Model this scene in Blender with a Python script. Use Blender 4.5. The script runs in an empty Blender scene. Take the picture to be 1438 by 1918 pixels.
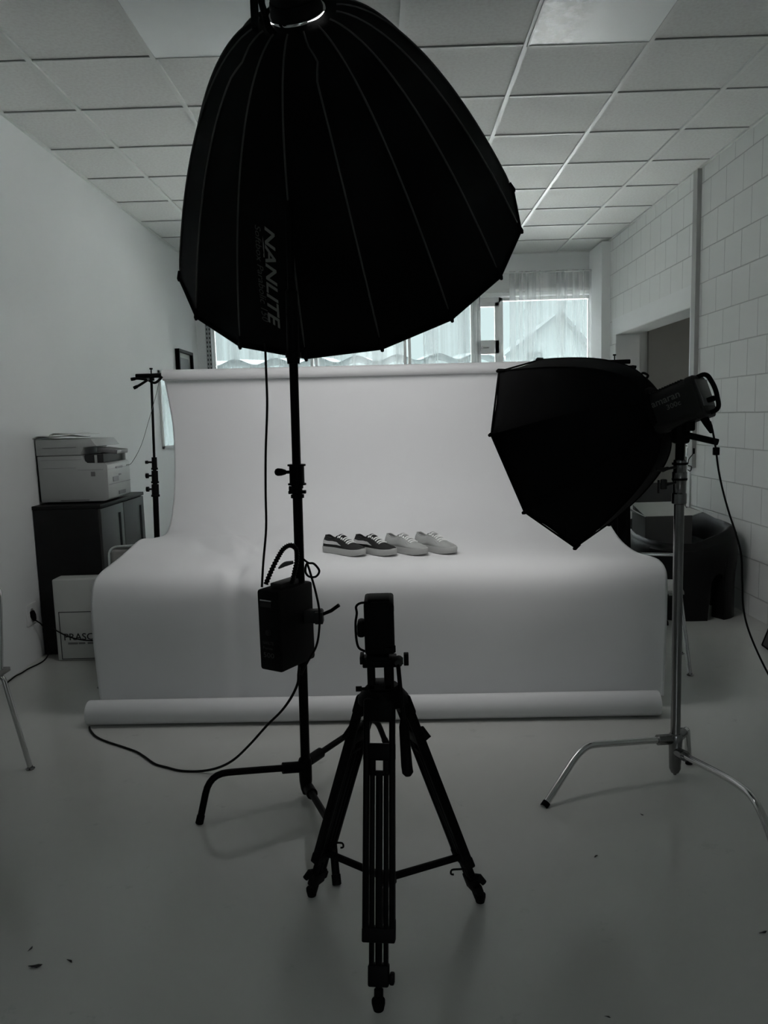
import bpy, bmesh, math, random
from mathutils import Vector, Matrix
random.seed(7)
scene = bpy.context.scene
PI = math.pi

# ------------------------------------------------------------------ camera
cam_data = bpy.data.cameras.new('camera'); cam = bpy.data.objects.new('camera', cam_data)
scene.collection.objects.link(cam); scene.camera = cam
cam_data.sensor_fit = 'VERTICAL'; cam_data.sensor_height = 24.0
cam_data.lens = 24.0 * 1424.2 / 1918.0
cam_data.clip_start = 0.05; cam_data.clip_end = 200
pit, yaw, rol = 0.1233, 0.00993, -0.02904
F = Vector((-math.sin(yaw)*math.cos(pit), math.cos(yaw)*math.cos(pit), -math.sin(pit)))
R0 = Vector((math.cos(yaw), math.sin(yaw), 0)); U0 = R0.cross(F)
RT = R0*math.cos(rol) + U0*math.sin(rol); UP = -R0*math.sin(rol) + U0*math.cos(rol)
M = Matrix(((RT.x, UP.x, -F.x, 0), (RT.y, UP.y, -F.y, 0), (RT.z, UP.z, -F.z, 1.43), (0, 0, 0, 1)))
cam.matrix_world = M

# ------------------------------------------------------------------ exposure, sky, lights
vs = scene.view_settings
vs.view_transform = 'Standard'; vs.look = 'None'; vs.gamma = 1.0; vs.exposure = 0.0
vs.use_curve_mapping = False
scene.cycles.max_bounces = 10; scene.cycles.diffuse_bounces = 6; scene.cycles.glossy_bounces = 4
scene.cycles.transmission_bounces = 8; scene.cycles.transparent_max_bounces = 16
scene.cycles.sample_clamp_indirect = 20.0
scene.cycles.use_denoising = True
SKY_HORIZON = (0.79, 0.955, 0.965); SKY_ZENITH = (8, 8.4, 8.7)
SUN = 200.0
SOFTBOX_LIGHT = 4.7
DOME_LIGHT = 0.9
world = bpy.data.worlds.new('world'); scene.world = world; world.use_nodes = True
wn, wl = world.node_tree.nodes, world.node_tree.links
wn.clear()
w_out = wn.new('ShaderNodeOutputWorld'); w_bg = wn.new('ShaderNodeBackground')
w_tc = wn.new('ShaderNodeTexCoord'); w_sep = wn.new('ShaderNodeSeparateXYZ'); w_ramp = wn.new('ShaderNodeValToRGB')
wl.new(w_tc.outputs['Generated'], w_sep.inputs[0]); wl.new(w_sep.outputs['Z'], w_ramp.inputs[0])
w_ramp.color_ramp.elements[0].position = 0.22; w_ramp.color_ramp.elements[0].color = SKY_HORIZON + (1,)
w_ramp.color_ramp.elements[1].position = 0.45; w_ramp.color_ramp.elements[1].color = SKY_ZENITH + (1,)
wl.new(w_ramp.outputs[0], w_bg.inputs[0]); w_bg.inputs[1].default_value = 1.0
wl.new(w_bg.outputs[0], w_out.inputs[0])

sun_d = bpy.data.lights.new('sun', 'SUN'); sun_d.energy = SUN; sun_d.angle = 0.009; sun_d.color = (1.0, 0.99, 0.97)
sun_o = bpy.data.objects.new('sun', sun_d); scene.collection.objects.link(sun_o)
sun_o.rotation_euler = (0, math.radians(38), 0); sun_o.location = (9, 12, 14)

def portal(loc, rot, sx, sy):
    d = bpy.data.lights.new('window_portal', 'AREA'); d.shape = 'RECTANGLE'; d.size = sx; d.size_y = sy
    d.cycles.is_portal = True
    o = bpy.data.objects.new('window_portal', d); scene.collection.objects.link(o)
    o.location = loc; o.rotation_euler = rot
portal((0.15, 9.32, 1.82), (-PI/2, 0, 0), 4.5, 1.95)
portal((0.25, -2.62, 1.8), (PI/2, 0, 0), 0.9, 1.4)

# ------------------------------------------------------------------ helpers
ORG = {}
def L(c): return tuple(c) + (1,)
def material(name, color, rough=0.6, metal=0.0, spec=0.5, var=0.0, vscale=8.0, bump=0.0, bscale=60.0, stretch=None, coat=0.0):
    m = bpy.data.materials.new(name); m.use_nodes = True
    nt = m.node_tree; b = nt.nodes['Principled BSDF']
    b.inputs['Base Color'].default_value = L(color); b.inputs['Roughness'].default_value = rough
    b.inputs['Metallic'].default_value = metal; b.inputs['Specular IOR Level'].default_value = spec
    b.inputs['Coat Weight'].default_value = coat
    tc = nt.nodes.new('ShaderNodeTexCoord'); mp = nt.nodes.new('ShaderNodeMapping')
    nt.links.new(tc.outputs['Object'], mp.inputs[0])
    if stretch: mp.inputs['Scale'].default_value = stretch
    n = nt.nodes.new('ShaderNodeTexNoise'); n.inputs['Scale'].default_value = vscale; n.inputs['Detail'].default_value = 4
    nt.links.new(mp.outputs[0], n.inputs['Vector'])
    r = nt.nodes.new('ShaderNodeMix'); r.data_type = 'RGBA'
    v = max(var, 0.03)
    r.inputs[6].default_value = L([c*(1-v) for c in color]); r.inputs[7].default_value = L([min(1, c*(1+v)) for c in color])
    nt.links.new(n.outputs['Fac'], r.inputs[0]); nt.links.new(r.outputs[2], b.inputs['Base Color'])
    if bump:
        n2 = nt.nodes.new('ShaderNodeTexNoise'); n2.inputs['Scale'].default_value = bscale; n2.inputs['Detail'].default_value = 3
        nt.links.new(mp.outputs[0], n2.inputs['Vector'])
        bp = nt.nodes.new('ShaderNodeBump'); bp.inputs['Strength'].default_value = bump; bp.inputs['Distance'].default_value = 0.002
        nt.links.new(n2.outputs['Fac'], bp.inputs['Height']); nt.links.new(bp.outputs[0], b.inputs['Normal'])
    return m

class MB:
    """collects pieces of one mesh in world coordinates"""
    def __init__(s): s.v = []; s.f = []
    def add(s, vs, fs):
        o = len(s.v); s.v += [Vector(p) for p in vs]; s.f += [tuple(i+o for i in f) for f in fs]; return s
    def box(s, c, size, rot=None, bev=0.0, seg=2, taper=None):
        bm = bmesh.new(); bmesh.ops.create_cube(bm, size=1.0)
        for v in bm.verts:
            k = taper if (taper and v.co.z > 0) else 1.0
            v.co = Vector((v.co.x*size[0]*k, v.co.y*size[1]*k, v.co.z*size[2]))
        if bev > 0: bmesh.ops.bevel(bm, geom=bm.edges[:], offset=bev, segments=seg, affect='EDGES', profile=0.5)
        T = Matrix.Translation(c) @ (rot.to_4x4() if rot else Matrix.Identity(4))
        bm.verts.index_update()
        s.add([T @ v.co for v in bm.verts], [[v.index for v in f.verts] for f in bm.faces]); bm.free(); return s
    def span(s, a, b, bev=0.0, seg=2):
        a = Vector(a); b = Vector(b)
        return s.box((a+b)/2, [abs(x) for x in (b-a)], bev=bev, seg=seg)
    def tube(s, pts, r, n=12, caps=True):
        pts = [Vector(p) for p in pts]; rs = r if isinstance(r, (list, tuple)) else [r]*len(pts)
        prev = None; rings = []
        for i, p in enumerate(pts):
            t = (pts[min(i+1, len(pts)-1)] - pts[max(i-1, 0)])
            if t.length < 1e-7: t = (pts[-1]-pts[0])
            if t.length < 1e-7: t = Vector((0,0,1))
            t.normalize()
            if prev is None:
                x = t.orthogonal().normalized()
            else:
                x = (prev - t*prev.dot(t))
                x = x.normalized() if x.length > 1e-6 else t.orthogonal().normalized()
            prev = x; y = t.cross(x)
            rings.append([p + (x*math.cos(2*PI*k/n) + y*math.sin(2*PI*k/n))*rs[i] for k in range(n)])
        vs = [q for rg in rings for q in rg]
        fs = [(i*n+k, i*n+(k+1) % n, (i+1)*n+(k+1) % n, (i+1)*n+k) for i in range(len(rings)-1) for k in range(n)]
        if caps: fs += [tuple(reversed(range(n))), tuple((len(rings)-1)*n+k for k in range(n))]
        return s.add(vs, fs)
    def cyl(s, a, b, r, r2=None, n=20):
        return s.tube([a, b], [r, r if r2 is None else r2], n)
    def lathe(s, base, axis, prof, n=28):
        """prof: (distance along axis, radius)"""
        base = Vector(base); t = Vector(axis).normalized(); x = t.orthogonal().normalized(); y = t.cross(x)
        vs = []; 
        for h, r in prof:
            vs += [base + t*h + (x*math.cos(2*PI*k/n) + y*math.sin(2*PI*k/n))*max(r, 1e-4) for k in range(n)]
        fs = [(i*n+k, i*n+(k+1) % n, (i+1)*n+(k+1) % n, (i+1)*n+k) for i in range(len(prof)-1) for k in range(n)]
        fs += [tuple(reversed(range(n))), tuple((len(prof)-1)*n+k for k in range(n))]
        return s.add(vs, fs)
    def prism(s, poly, d0, d1, plane='xz', bev=0.0):
        """poly in a plane extruded between two depths"""
        def P(a, b, d):
            return {'xz': Vector((a, d, b)), 'xy': Vector((a, b, d)), 'yz': Vector((d, a, b))}[plane]
        bm = bmesh.new(); n = len(poly)
        v0 = [bm.verts.new(P(a, b, d0)) for a, b in poly]; v1 = [bm.verts.new(P(a, b, d1)) for a, b in poly]
        bm.faces.new(v0); bm.faces.new(list(reversed(v1)))
        for i in range(n): bm.faces.new((v0[i], v1[i], v1[(i+1) % n], v0[(i+1) % n]))
        bmesh.ops.recalc_face_normals(bm, faces=bm.faces[:])
        if bev: bmesh.ops.bevel(bm, geom=bm.edges[:], offset=bev, segments=2, affect='EDGES', profile=0.5)
        bm.verts.index_update(); s.add([v.co for v in bm.verts], [[v.index for v in f.verts] for f in bm.faces]); bm.free(); return s
    def grid(s, rows, close_u=False):
        nu = len(rows); nv = len(rows[0])
        vs = [p for r in rows for p in r]
        fs = [(i*nv+j, i*nv+j+1, (i+1)*nv+j+1, (i+1)*nv+j) for i in range(nu-1) for j in range(nv-1)]
        if close_u: fs += [((nu-1)*nv+j, (nu-1)*nv+j+1, j+1, j) for j in range(nv-1)]
        return s.add(vs, fs)
    def build(s, name, mat, parent=None, smooth=True, thick=0.0, origin=None, angle=38):
        if parent is not None: org = ORG[parent.name]
        elif origin is not None: org = Vector(origin)
        else:
            xs = [p.x for p in s.v]; ys = [p.y for p in s.v]; zs = [p.z for p in s.v]
            org = Vector(((min(xs)+max(xs))/2, (min(ys)+max(ys))/2, min(zs)))
        me = bpy.data.meshes.new(name); me.from_pydata([p-org for p in s.v], [], s.f)
        bm = bmesh.new(); bm.from_mesh(me); bmesh.ops.recalc_face_normals(bm, faces=bm.faces[:]); bm.to_mesh(me); bm.free()
        if smooth:
            me.shade_smooth(); me.set_sharp_from_angle(angle=math.radians(angle))
        me.materials.append(mat)
        o = bpy.data.objects.new(name, me); scene.collection.objects.link(o)
        if parent is not None: o.parent = parent
        else: o.location = org
        ORG[o.name] = org
        if thick:
            md = o.modifiers.new('thickness', 'SOLIDIFY'); md.thickness = thick; md.offset = 0
        return o

def tag(o, label, cat, group=None):
    o['label'] = label; o['category'] = cat
    if group: o['group'] = group
    return o
def structure(o): o['kind'] = 'structure'; return o
def thing(name, label, cat, loc=(0, 0, 0), group=None):
    o = bpy.data.objects.new(name, None); scene.collection.objects.link(o)
    o.location = loc; o.empty_display_size = 0.1; ORG[o.name] = Vector(loc)
    return tag(o, label, cat, group)
def copy_thing(root, loc, rotz, label):
    r = root.copy(); scene.collection.objects.link(r); r.location = loc; r.rotation_euler = (0, 0, rotz); r['label'] = label
    for ch in list(root.children):
        c = ch.copy(); scene.collection.objects.link(c); c.parent = r
        for g in list(ch.children):
            d = g.copy(); scene.collection.objects.link(d); d.parent = c
    return r
def spline(pts, n=8):
    """smooth path through points (Catmull-Rom)"""
    P = [Vector(p) for p in pts]; P = [P[0]*2-P[1]] + P + [P[-1]*2-P[-2]]; out = []
    for i in range(1, len(P)-2):
        for k in range(n):
            t = k/n; a, b, c, d = P[i-1], P[i], P[i+1], P[i+2]
            out.append(0.5*((2*b) + (c-a)*t + (2*a-5*b+4*c-d)*t*t + (3*b-a-3*c+d)*t**3))
    out.append(P[-2]); return out
def bend(pts, r=0.06, n=6):
    """polyline with rounded corners"""
    P = [Vector(p) for p in pts]; out = [P[0]]
    for i in range(1, len(P)-1):
        a = P[i] + (P[i-1]-P[i]).normalized()*min(r, (P[i-1]-P[i]).length*0.45)
        c = P[i] + (P[i+1]-P[i]).normalized()*min(r, (P[i+1]-P[i]).length*0.45)
        for k in range(n+1):
            t = k/n; out.append(a*(1-t)**2 + P[i]*2*t*(1-t) + c*t*t)
    out.append(P[-1]); return out
def frame(x, y, z): return Matrix((Vector(x), Vector(y), Vector(z))).transposed()
def text_mesh(body, size, shear=0.0, spacing=1.0, bold=0.0):
    """glyph outlines as flat triangles: list of 2D verts and faces, and the run's width"""
    c = bpy.data.curves.new('lettering', 'FONT'); c.body = body; c.size = size; c.shear = shear; c.space_character = spacing
    c.resolution_u = 3; c.offset = bold
    o = bpy.data.objects.new('lettering', c); scene.collection.objects.link(o)
    bpy.context.view_layer.update()
    me = bpy.data.meshes.new_from_object(o.evaluated_get(bpy.context.evaluated_depsgraph_get()))
    vs = [(v.co.x, v.co.y) for v in me.vertices]; fs = [tuple(p.vertices) for p in me.polygons]
    bpy.data.objects.remove(o); bpy.data.meshes.remove(me); bpy.data.curves.remove(c)
    w = max(v[0] for v in vs)
    return vs, fs, w
def text_on_plane(mb, body, size, origin, right, up, width=None, shear=0.0, bold=0.0, spacing=1.0):
    vs, fs, w = text_mesh(body, size, shear, spacing, bold)
    k = (width/w) if width else 1.0
    o = Vector(origin); r = Vector(right).normalized(); u = Vector(up).normalized()
    mb.add([o + r*x*k + u*y for x, y in vs], fs)

# ------------------------------------------------------------------ materials
m_plaster = material('white wall plaster', (0.76, 0.775, 0.77), 0.9, var=0.03, vscale=2, bump=0.15, bscale=120)
m_trimwhite = material('white painted trim', (0.70, 0.71, 0.70), 0.5)
m_grid = material('white ceiling grid metal', (0.64, 0.65, 0.63), 0.5)
m_black = material('black painted metal', (0.002, 0.002, 0.002), 0.5, spec=0.07)
m_blackmatte = material('black plastic', (0.003, 0.003, 0.003), 0.6, spec=0.09)
m_fabric = material('black nylon fabric', (0.0035, 0.0035, 0.0035), 0.85, spec=0.08, bump=0.2, bscale=300)
m_fabric2 = material('black ripstop fabric', (0.004, 0.004, 0.0042), 0.8, spec=0.06, bump=0.2, bscale=300)
m_seam = material('grey seam piping', (0.050, 0.050, 0.047), 0.6)
m_chrome = material('polished chrome', (0.62, 0.62, 0.62), 0.13, metal=1.0)
m_steel = material('worn stand steel', (0.22, 0.22, 0.22), 0.22, metal=1.0, var=0.2, vscale=20)
m_rubber = material('black rubber', (0.003, 0.003, 0.003), 0.8, spec=0.08)
m_print = material('grey lettering ink', (0.17, 0.17, 0.16), 0.6)
m_cable = material('black cable rubber', (0.004, 0.004, 0.004), 0.6, spec=0.15)
m_lamp = material('charcoal lamp housing', (0.013, 0.013, 0.0125), 0.55, spec=0.35, bump=0.1, bscale=200)
m_lampprint = material('pale lamp lettering', (0.12, 0.12, 0.115), 0.5)
m_grey = material('grey moulded plastic', (0.20, 0.20, 0.19), 0.6)
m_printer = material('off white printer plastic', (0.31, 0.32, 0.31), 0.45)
m_printerdark = material('dark grey printer plastic', (0.13, 0.13, 0.13), 0.5)
m_cab = material('black brown cabinet wood', (0.005, 0.005, 0.005), 0.5, spec=.2, var=0.15, vscale=4, stretch=(1, 1, 8))
m_cardwhite = material('white cardboard', (0.42, 0.43, 0.41), 0.85, bump=0.1)
m_cardgrey = material('grey cardboard', (0.16, 0.16, 0.155), 0.85)
m_ink = material('black printing ink', (0.01, 0.01, 0.01), 0.7)
m_sofa = material('black moulded seat', (0.004, 0.004, 0.004), 0.5, spec=0.2)
m_magazine = material('printed magazine paper', (0.45, 0.45, 0.44), 0.4, var=0.5, vscale=14)

def floor_material():
    m = bpy.data.materials.new('grey resin floor'); m.use_nodes = True; nt = m.node_tree; N = nt.nodes; K = nt.links
    b = N['Principled BSDF']; tc = N.new('ShaderNodeTexCoord')
    n1 = N.new('ShaderNodeTexNoise'); n1.inputs['Scale'].default_value = 0.9; n1.inputs['Detail'].default_value = 6
    n2 = N.new('ShaderNodeTexNoise'); n2.inputs['Scale'].default_value = 9; n2.inputs['Detail'].default_value = 8; n2.inputs['Roughness'].default_value = 0.7
    for n in (n1, n2): K.new(tc.outputs['Object'], n.inputs['Vector'])
    r1 = N.new('ShaderNodeValToRGB'); r1.color_ramp.elements[0].position = 0.3; r1.color_ramp.elements[1].position = 0.7
    r1.color_ramp.elements[0].color = (0.46, 0.465, 0.44, 1); r1.color_ramp.elements[1].color = (0.52, 0.525, 0.50, 1)
    K.new(n1.outputs['Fac'], r1.inputs[0])
    r2 = N.new('ShaderNodeValToRGB'); r2.color_ramp.elements[0].position = 0.62; r2.color_ramp.elements[1].position = 0.72
    r2.color_ramp.elements[0].color = (1, 1, 1, 1); r2.color_ramp.elements[1].color = (0.86, 0.86, 0.85, 1)
    K.new(n2.outputs['Fac'], r2.inputs[0])
    mx = N.new('ShaderNodeMix'); mx.data_type = 'RGBA'; mx.blend_type = 'MULTIPLY'; mx.inputs[0].default_value = 1
    K.new(r1.outputs[0], mx.inputs[6]); K.new(r2.outputs[0], mx.inputs[7]); K.new(mx.outputs[2], b.inputs['Base Color'])
    r3 = N.new('ShaderNodeMapRange'); r3.inputs['To Min'].default_value = 0.07; r3.inputs['To Max'].default_value = 0.19
    K.new(n1.outputs['Fac'], r3.inputs['Value']); K.new(r3.outputs[0], b.inputs['Roughness'])
    b.inputs['Specular IOR Level'].default_value = 0.5
    bp = N.new('ShaderNodeBump'); bp.inputs['Strength'].default_value = 0.03; bp.inputs['Distance'].default_value = 0.01
    n3 = N.new('ShaderNodeTexNoise'); n3.inputs['Scale'].default_value = 3; K.new(tc.outputs['Object'], n3.inputs['Vector'])
    K.new(n3.outputs['Fac'], bp.inputs['Height']); K.new(bp.outputs[0], b.inputs['Normal'])
    return m
def ceiling_material():
    m = bpy.data.materials.new('mineral fibre ceiling tiles'); m.use_nodes = True; nt = m.node_tree; N = nt.nodes; K = nt.links
    b = N['Principled BSDF']; tc = N.new('ShaderNodeTexCoord')
    n = N.new('ShaderNodeTexNoise'); n.inputs['Scale'].default_value = 55; n.inputs['Detail'].default_value = 5
    K.new(tc.outputs['Object'], n.inputs['Vector'])
    r = N.new('ShaderNodeValToRGB'); r.color_ramp.elements[0].position = 0.35; r.color_ramp.elements[1].position = 0.6
    r.color_ramp.elements[0].color = (0.60, 0.60, 0.58, 1); r.color_ramp.elements[1].color = (0.66, 0.67, 0.65, 1)
    K.new(n.outputs['Fac'], r.inputs[0]); K.new(r.outputs[0], b.inputs['Base Color'])
    b.inputs['Roughness'].default_value = 0.95
    bp = N.new('ShaderNodeBump'); bp.inputs['Strength'].default_value = 0.25; bp.inputs['Distance'].default_value = 0.003
    K.new(n.outputs['Fac'], bp.inputs['Height']); K.new(bp.outputs[0], b.inputs['Normal'])
    return m
def block_material():
    """painted block masonry, 25 cm courses, running bond, on a wall that lies in the y-z plane"""
    m = bpy.data.materials.new('white painted blockwork'); m.use_nodes = True; nt = m.node_tree; N = nt.nodes; K = nt.links
    b = N['Principled BSDF']; g = N.new('ShaderNodeNewGeometry'); s = N.new('ShaderNodeSeparateXYZ'); c = N.new('ShaderNodeCombineXYZ')
    K.new(g.outputs['Position'], s.inputs[0])
    K.new(s.outputs['Y'], c.inputs[0])
    ad = N.new('ShaderNodeMath'); ad.inputs[1].default_value = 0.105+0.25*40; K.new(s.outputs['Z'], ad.inputs[0]); K.new(ad.outputs[0], c.inputs[1])
    br = N.new('ShaderNodeTexBrick'); br.inputs['Scale'].default_value = 1.0; br.inputs['Brick Width'].default_value = 0.265
    br.inputs['Row Height'].default_value = 0.25; br.inputs['Mortar Size'].default_value = 0.0045; br.inputs['Mortar Smooth'].default_value = 0.4
    br.offset = 0.5; br.inputs['Bias'].default_value = -0.2
    br.inputs['Color1'].default_value = (0.72, 0.735, 0.72, 1); br.inputs['Color2'].default_value = (0.74, 0.755, 0.74, 1); br.inputs['Mortar'].default_value = (0.52, 0.53, 0.52, 1)
    K.new(c.outputs[0], br.inputs['Vector']); K.new(br.outputs['Color'], b.inputs['Base Color']); b.inputs['Roughness'].default_value = 0.85
    iv = N.new('ShaderNodeMath'); iv.operation = 'SUBTRACT'; iv.inputs[0].default_value = 1; K.new(br.outputs['Fac'], iv.inputs[1])
    bp = N.new('ShaderNodeBump'); bp.inputs['Strength'].default_value = 0.9; bp.inputs['Distance'].default_value = 0.006
    K.new(iv.outputs[0], bp.inputs['Height'])
    n = N.new('ShaderNodeTexNoise'); n.inputs['Scale'].default_value = 90; K.new(g.outputs['Position'], n.inputs['Vector'])
    bp2 = N.new('ShaderNodeBump'); bp2.inputs['Strength'].default_value = 0.25; bp2.inputs['Distance'].default_value = 0.003
    K.new(n.outputs['Fac'], bp2.inputs['Height']); K.new(bp.outputs[0], bp2.inputs['Normal']); K.new(bp2.outputs[0], b.inputs['Normal'])
    return m
def sheer_material():
    m = bpy.data.materials.new('sheer white voile'); m.use_nodes = True; nt = m.node_tree; N = nt.nodes; K = nt.links
    N.clear(); out = N.new('ShaderNodeOutputMaterial'); tr = N.new('ShaderNodeBsdfTransparent'); tl = N.new('ShaderNodeBsdfTranslucent'); df = N.new('ShaderNodeBsdfDiffuse')
    tl.inputs[0].default_value = (0.38, 0.40, 0.402, 1); df.inputs[0].default_value = (0.80, 0.82, 0.82, 1)
    a = N.new('ShaderNodeMixShader'); a.inputs[0].default_value = 0.6; K.new(tl.outputs[0], a.inputs[1]); K.new(df.outputs[0], a.inputs[2])
    b = N.new('ShaderNodeMixShader'); K.new(tr.outputs[0], b.inputs[1]); K.new(a.outputs[0], b.inputs[2])
    tc = N.new('ShaderNodeTexCoord'); mp = N.new('ShaderNodeMapping'); mp.inputs['Scale'].default_value = (11, 1, 0.08)
    n = N.new('ShaderNodeTexNoise'); n.inputs['Scale'].default_value = 1; n.inputs['Detail'].default_value = 3
    K.new(tc.outputs['Object'], mp.inputs[0]); K.new(mp.outputs[0], n.inputs['Vector'])
    r = N.new('ShaderNodeMapRange'); r.inputs['From Min'].default_value = 0.3; r.inputs['From Max'].default_value = 0.7
    r.inputs['To Min'].default_value = 0.12; r.inputs['To Max'].default_value = 0.55
    K.new(n.outputs['Fac'], r.inputs['Value']); K.new(r.outputs[0], b.inputs[0]); K.new(b.outputs[0], out.inputs[0])
    return m
def glass_material():
    m = bpy.data.materials.new('window glass'); m.use_nodes = True; nt = m.node_tree; N = nt.nodes; K = nt.links
    N.clear(); out = N.new('ShaderNodeOutputMaterial'); tr = N.new('ShaderNodeBsdfTransparent'); gl = N.new('ShaderNodeBsdfGlossy')
    tr.inputs[0].default_value = (0.95, 0.97, 0.97, 1); gl.inputs['Roughness'].default_value = 0.02
    fr = N.new('ShaderNodeFresnel'); fr.inputs[0].default_value = 1.45; mx = N.new('ShaderNodeMixShader')
    K.new(fr.outputs[0], mx.inputs[0]); K.new(tr.outputs[0], mx.inputs[1]); K.new(gl.outputs[0], mx.inputs[2]); K.new(mx.outputs[0], out.inputs[0])
    return m
def paper_material():
    m = bpy.data.materials.new('white seamless background paper'); m.use_nodes = True; nt = m.node_tree; N = nt.nodes; K = nt.links
    out = [x for x in N if x.type == 'OUTPUT_MATERIAL'][0]; b = N['Principled BSDF']
    b.inputs['Base Color'].default_value = (0.78, 0.785, 0.79, 1); b.inputs['Roughness'].default_value = 0.65; b.inputs['Specular IOR Level'].default_value = 0.3
    tl = N.new('ShaderNodeBsdfTranslucent'); tl.inputs[0].default_value = (0.74, 0.75, 0.75, 1)
    mx = N.new('ShaderNodeMixShader'); mx.inputs[0].default_value = 0.16
    K.new(b.outputs[0], mx.inputs[1]); K.new(tl.outputs[0], mx.inputs[2]); K.new(mx.outputs[0], out.inputs[0])
    tc = N.new('ShaderNodeTexCoord'); n = N.new('ShaderNodeTexNoise'); n.inputs['Scale'].default_value = 1.3; n.inputs['Detail'].default_value = 2
    K.new(tc.outputs['Object'], n.inputs['Vector']); bp = N.new('ShaderNodeBump'); bp.inputs['Strength'].default_value = 0.15; bp.inputs['Distance'].default_value = 0.02
    K.new(n.outputs['Fac'], bp.inputs['Height']); K.new(bp.outputs[0], b.inputs['Normal'])
    return m
def light_material(name, color, strength):
    m = bpy.data.materials.new(name); m.use_nodes = True; b = m.node_tree.nodes['Principled BSDF']
    b.inputs['Base Color'].default_value = (0.8, 0.8, 0.8, 1)
    b.inputs['Emission Color'].default_value = L(color); b.inputs['Emission Strength'].default_value = strength
    return m
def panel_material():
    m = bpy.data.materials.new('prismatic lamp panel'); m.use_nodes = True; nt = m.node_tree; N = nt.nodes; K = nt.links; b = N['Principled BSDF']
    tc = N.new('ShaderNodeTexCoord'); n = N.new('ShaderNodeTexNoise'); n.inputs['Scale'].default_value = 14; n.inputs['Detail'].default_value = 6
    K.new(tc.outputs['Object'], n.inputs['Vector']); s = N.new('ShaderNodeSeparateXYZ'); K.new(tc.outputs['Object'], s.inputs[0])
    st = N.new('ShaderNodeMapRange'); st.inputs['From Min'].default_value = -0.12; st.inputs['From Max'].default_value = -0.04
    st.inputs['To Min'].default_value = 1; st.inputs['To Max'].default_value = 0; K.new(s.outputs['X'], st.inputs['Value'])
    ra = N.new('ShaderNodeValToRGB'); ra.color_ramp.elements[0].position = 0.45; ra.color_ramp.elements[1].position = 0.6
    ra.color_ramp.elements[0].color = (0.5, 0.52, 0.5, 1); ra.color_ramp.elements[1].color = (0.9, 0.92, 0.92, 1); K.new(n.outputs['Fac'], ra.inputs[0])  # mottled reflection of the sky put into the base colour
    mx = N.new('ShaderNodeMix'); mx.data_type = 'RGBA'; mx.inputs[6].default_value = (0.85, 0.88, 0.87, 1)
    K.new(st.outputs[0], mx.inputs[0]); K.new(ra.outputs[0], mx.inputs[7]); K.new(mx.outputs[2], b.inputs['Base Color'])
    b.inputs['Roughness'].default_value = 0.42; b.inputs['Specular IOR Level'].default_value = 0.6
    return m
m_floor = floor_material(); m_ceiling = ceiling_material(); m_block = block_material(); m_sheer = sheer_material()
m_glass = glass_material(); m_paper = paper_material()
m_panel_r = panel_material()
m_panel_l = material('white lamp diffuser', (0.88, 0.91, 0.90), 0.36, spec=0.8)

# ================================================================== ROOM
XL, XR, YB, ZC, YF = -2.227, 2.457, 9.08, 3.26, -2.5
HX = 4.7
structure(MB().span((XL-0.3, YF-0.3, -0.12), (HX+0.2, YB+0.3, 0)).build('floor', m_floor, smooth=False))
structure(MB().span((XL-0.3, YF-0.3, ZC+0.012), (HX+0.2, YB+0.3, ZC+0.15)).build('ceiling', m_ceiling, smooth=False))
structure(MB().span((XL-0.25, YF-0.3, 0), (XL, YB+0.3, ZC+0.02)).build('wall_left', m_plaster, smooth=False))
DY0, DY1, DZ = 6.285, 8.345, 2.245
w = MB()
w.span((XR, YF-0.3, 0), (XR+0.25, DY0, ZC+0.02)); w.span((XR, DY1, 0), (XR+0.25, YB+0.3, ZC+0.02)); w.span((XR, DY0, DZ), (XR+0.25, DY1, ZC+0.02))
structure(w.build('wall_right', m_block, smooth=False))
structure(MB().span((XR-0.004, DY0-0.03, DZ), (XR+0.1, DY1+0.12, DZ+0.17)).build('trim_1', m_plaster, smooth=False))
# door lining on the near side and jamb facing of the opening
structure(MB().span((XR-0.012, DY0-0.06, 0), (XR+0.252, DY0+0.004, DZ+0.01), bev=0.003).span((XR+0.002, DY1-0.006, 0), (XR+0.254, DY1+0.002, DZ)).span((XR+0.002, DY0, DZ-0.004), (XR+0.254, DY1, DZ+0.002)).build('door_1', m_trimwhite, smooth=False))
# room beyond the opening
structure(MB().span((HX, 4.5, 0), (HX+0.2, YB+0.3, ZC)).build('wall_hall_side', m_plaster, smooth=False))
structure(MB().span((XR+0.25, 8.75, 0), (HX, 8.95, ZC)).build('wall_hall_back', m_plaster, smooth=False))
structure(MB().span((XR+0.25, 4.3, 0), (HX, 4.5, ZC)).build('wall_hall_front', m_plaster, smooth=False))
m_dark = material('hall shade grey', (0.30, 0.30, 0.28), 0.6)
structure(MB().span((2.93, 8.70, 0), (4.4, 8.75, 2.6), bev=0.004).build('hall_shade_panel', m_dark, smooth=False))  # dark panel stands in for the dimly lit far wall
hl = thing('hall_fill_lamp', 'unseen round fill lamp added in the room beyond the doorway', 'ceiling light', (3.6, 7.2, ZC-.06))  # out-of-sight lamp added to brighten the hall
MB().lathe((3.6, 7.2, ZC-.06), (0, 0, 1), [(0, .02), (0, .15), (.02, .17), (.06, .17)]).build('fill_glow', light_material('hall fill glow', (1, .98, .92), 6.0), hl)
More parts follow.
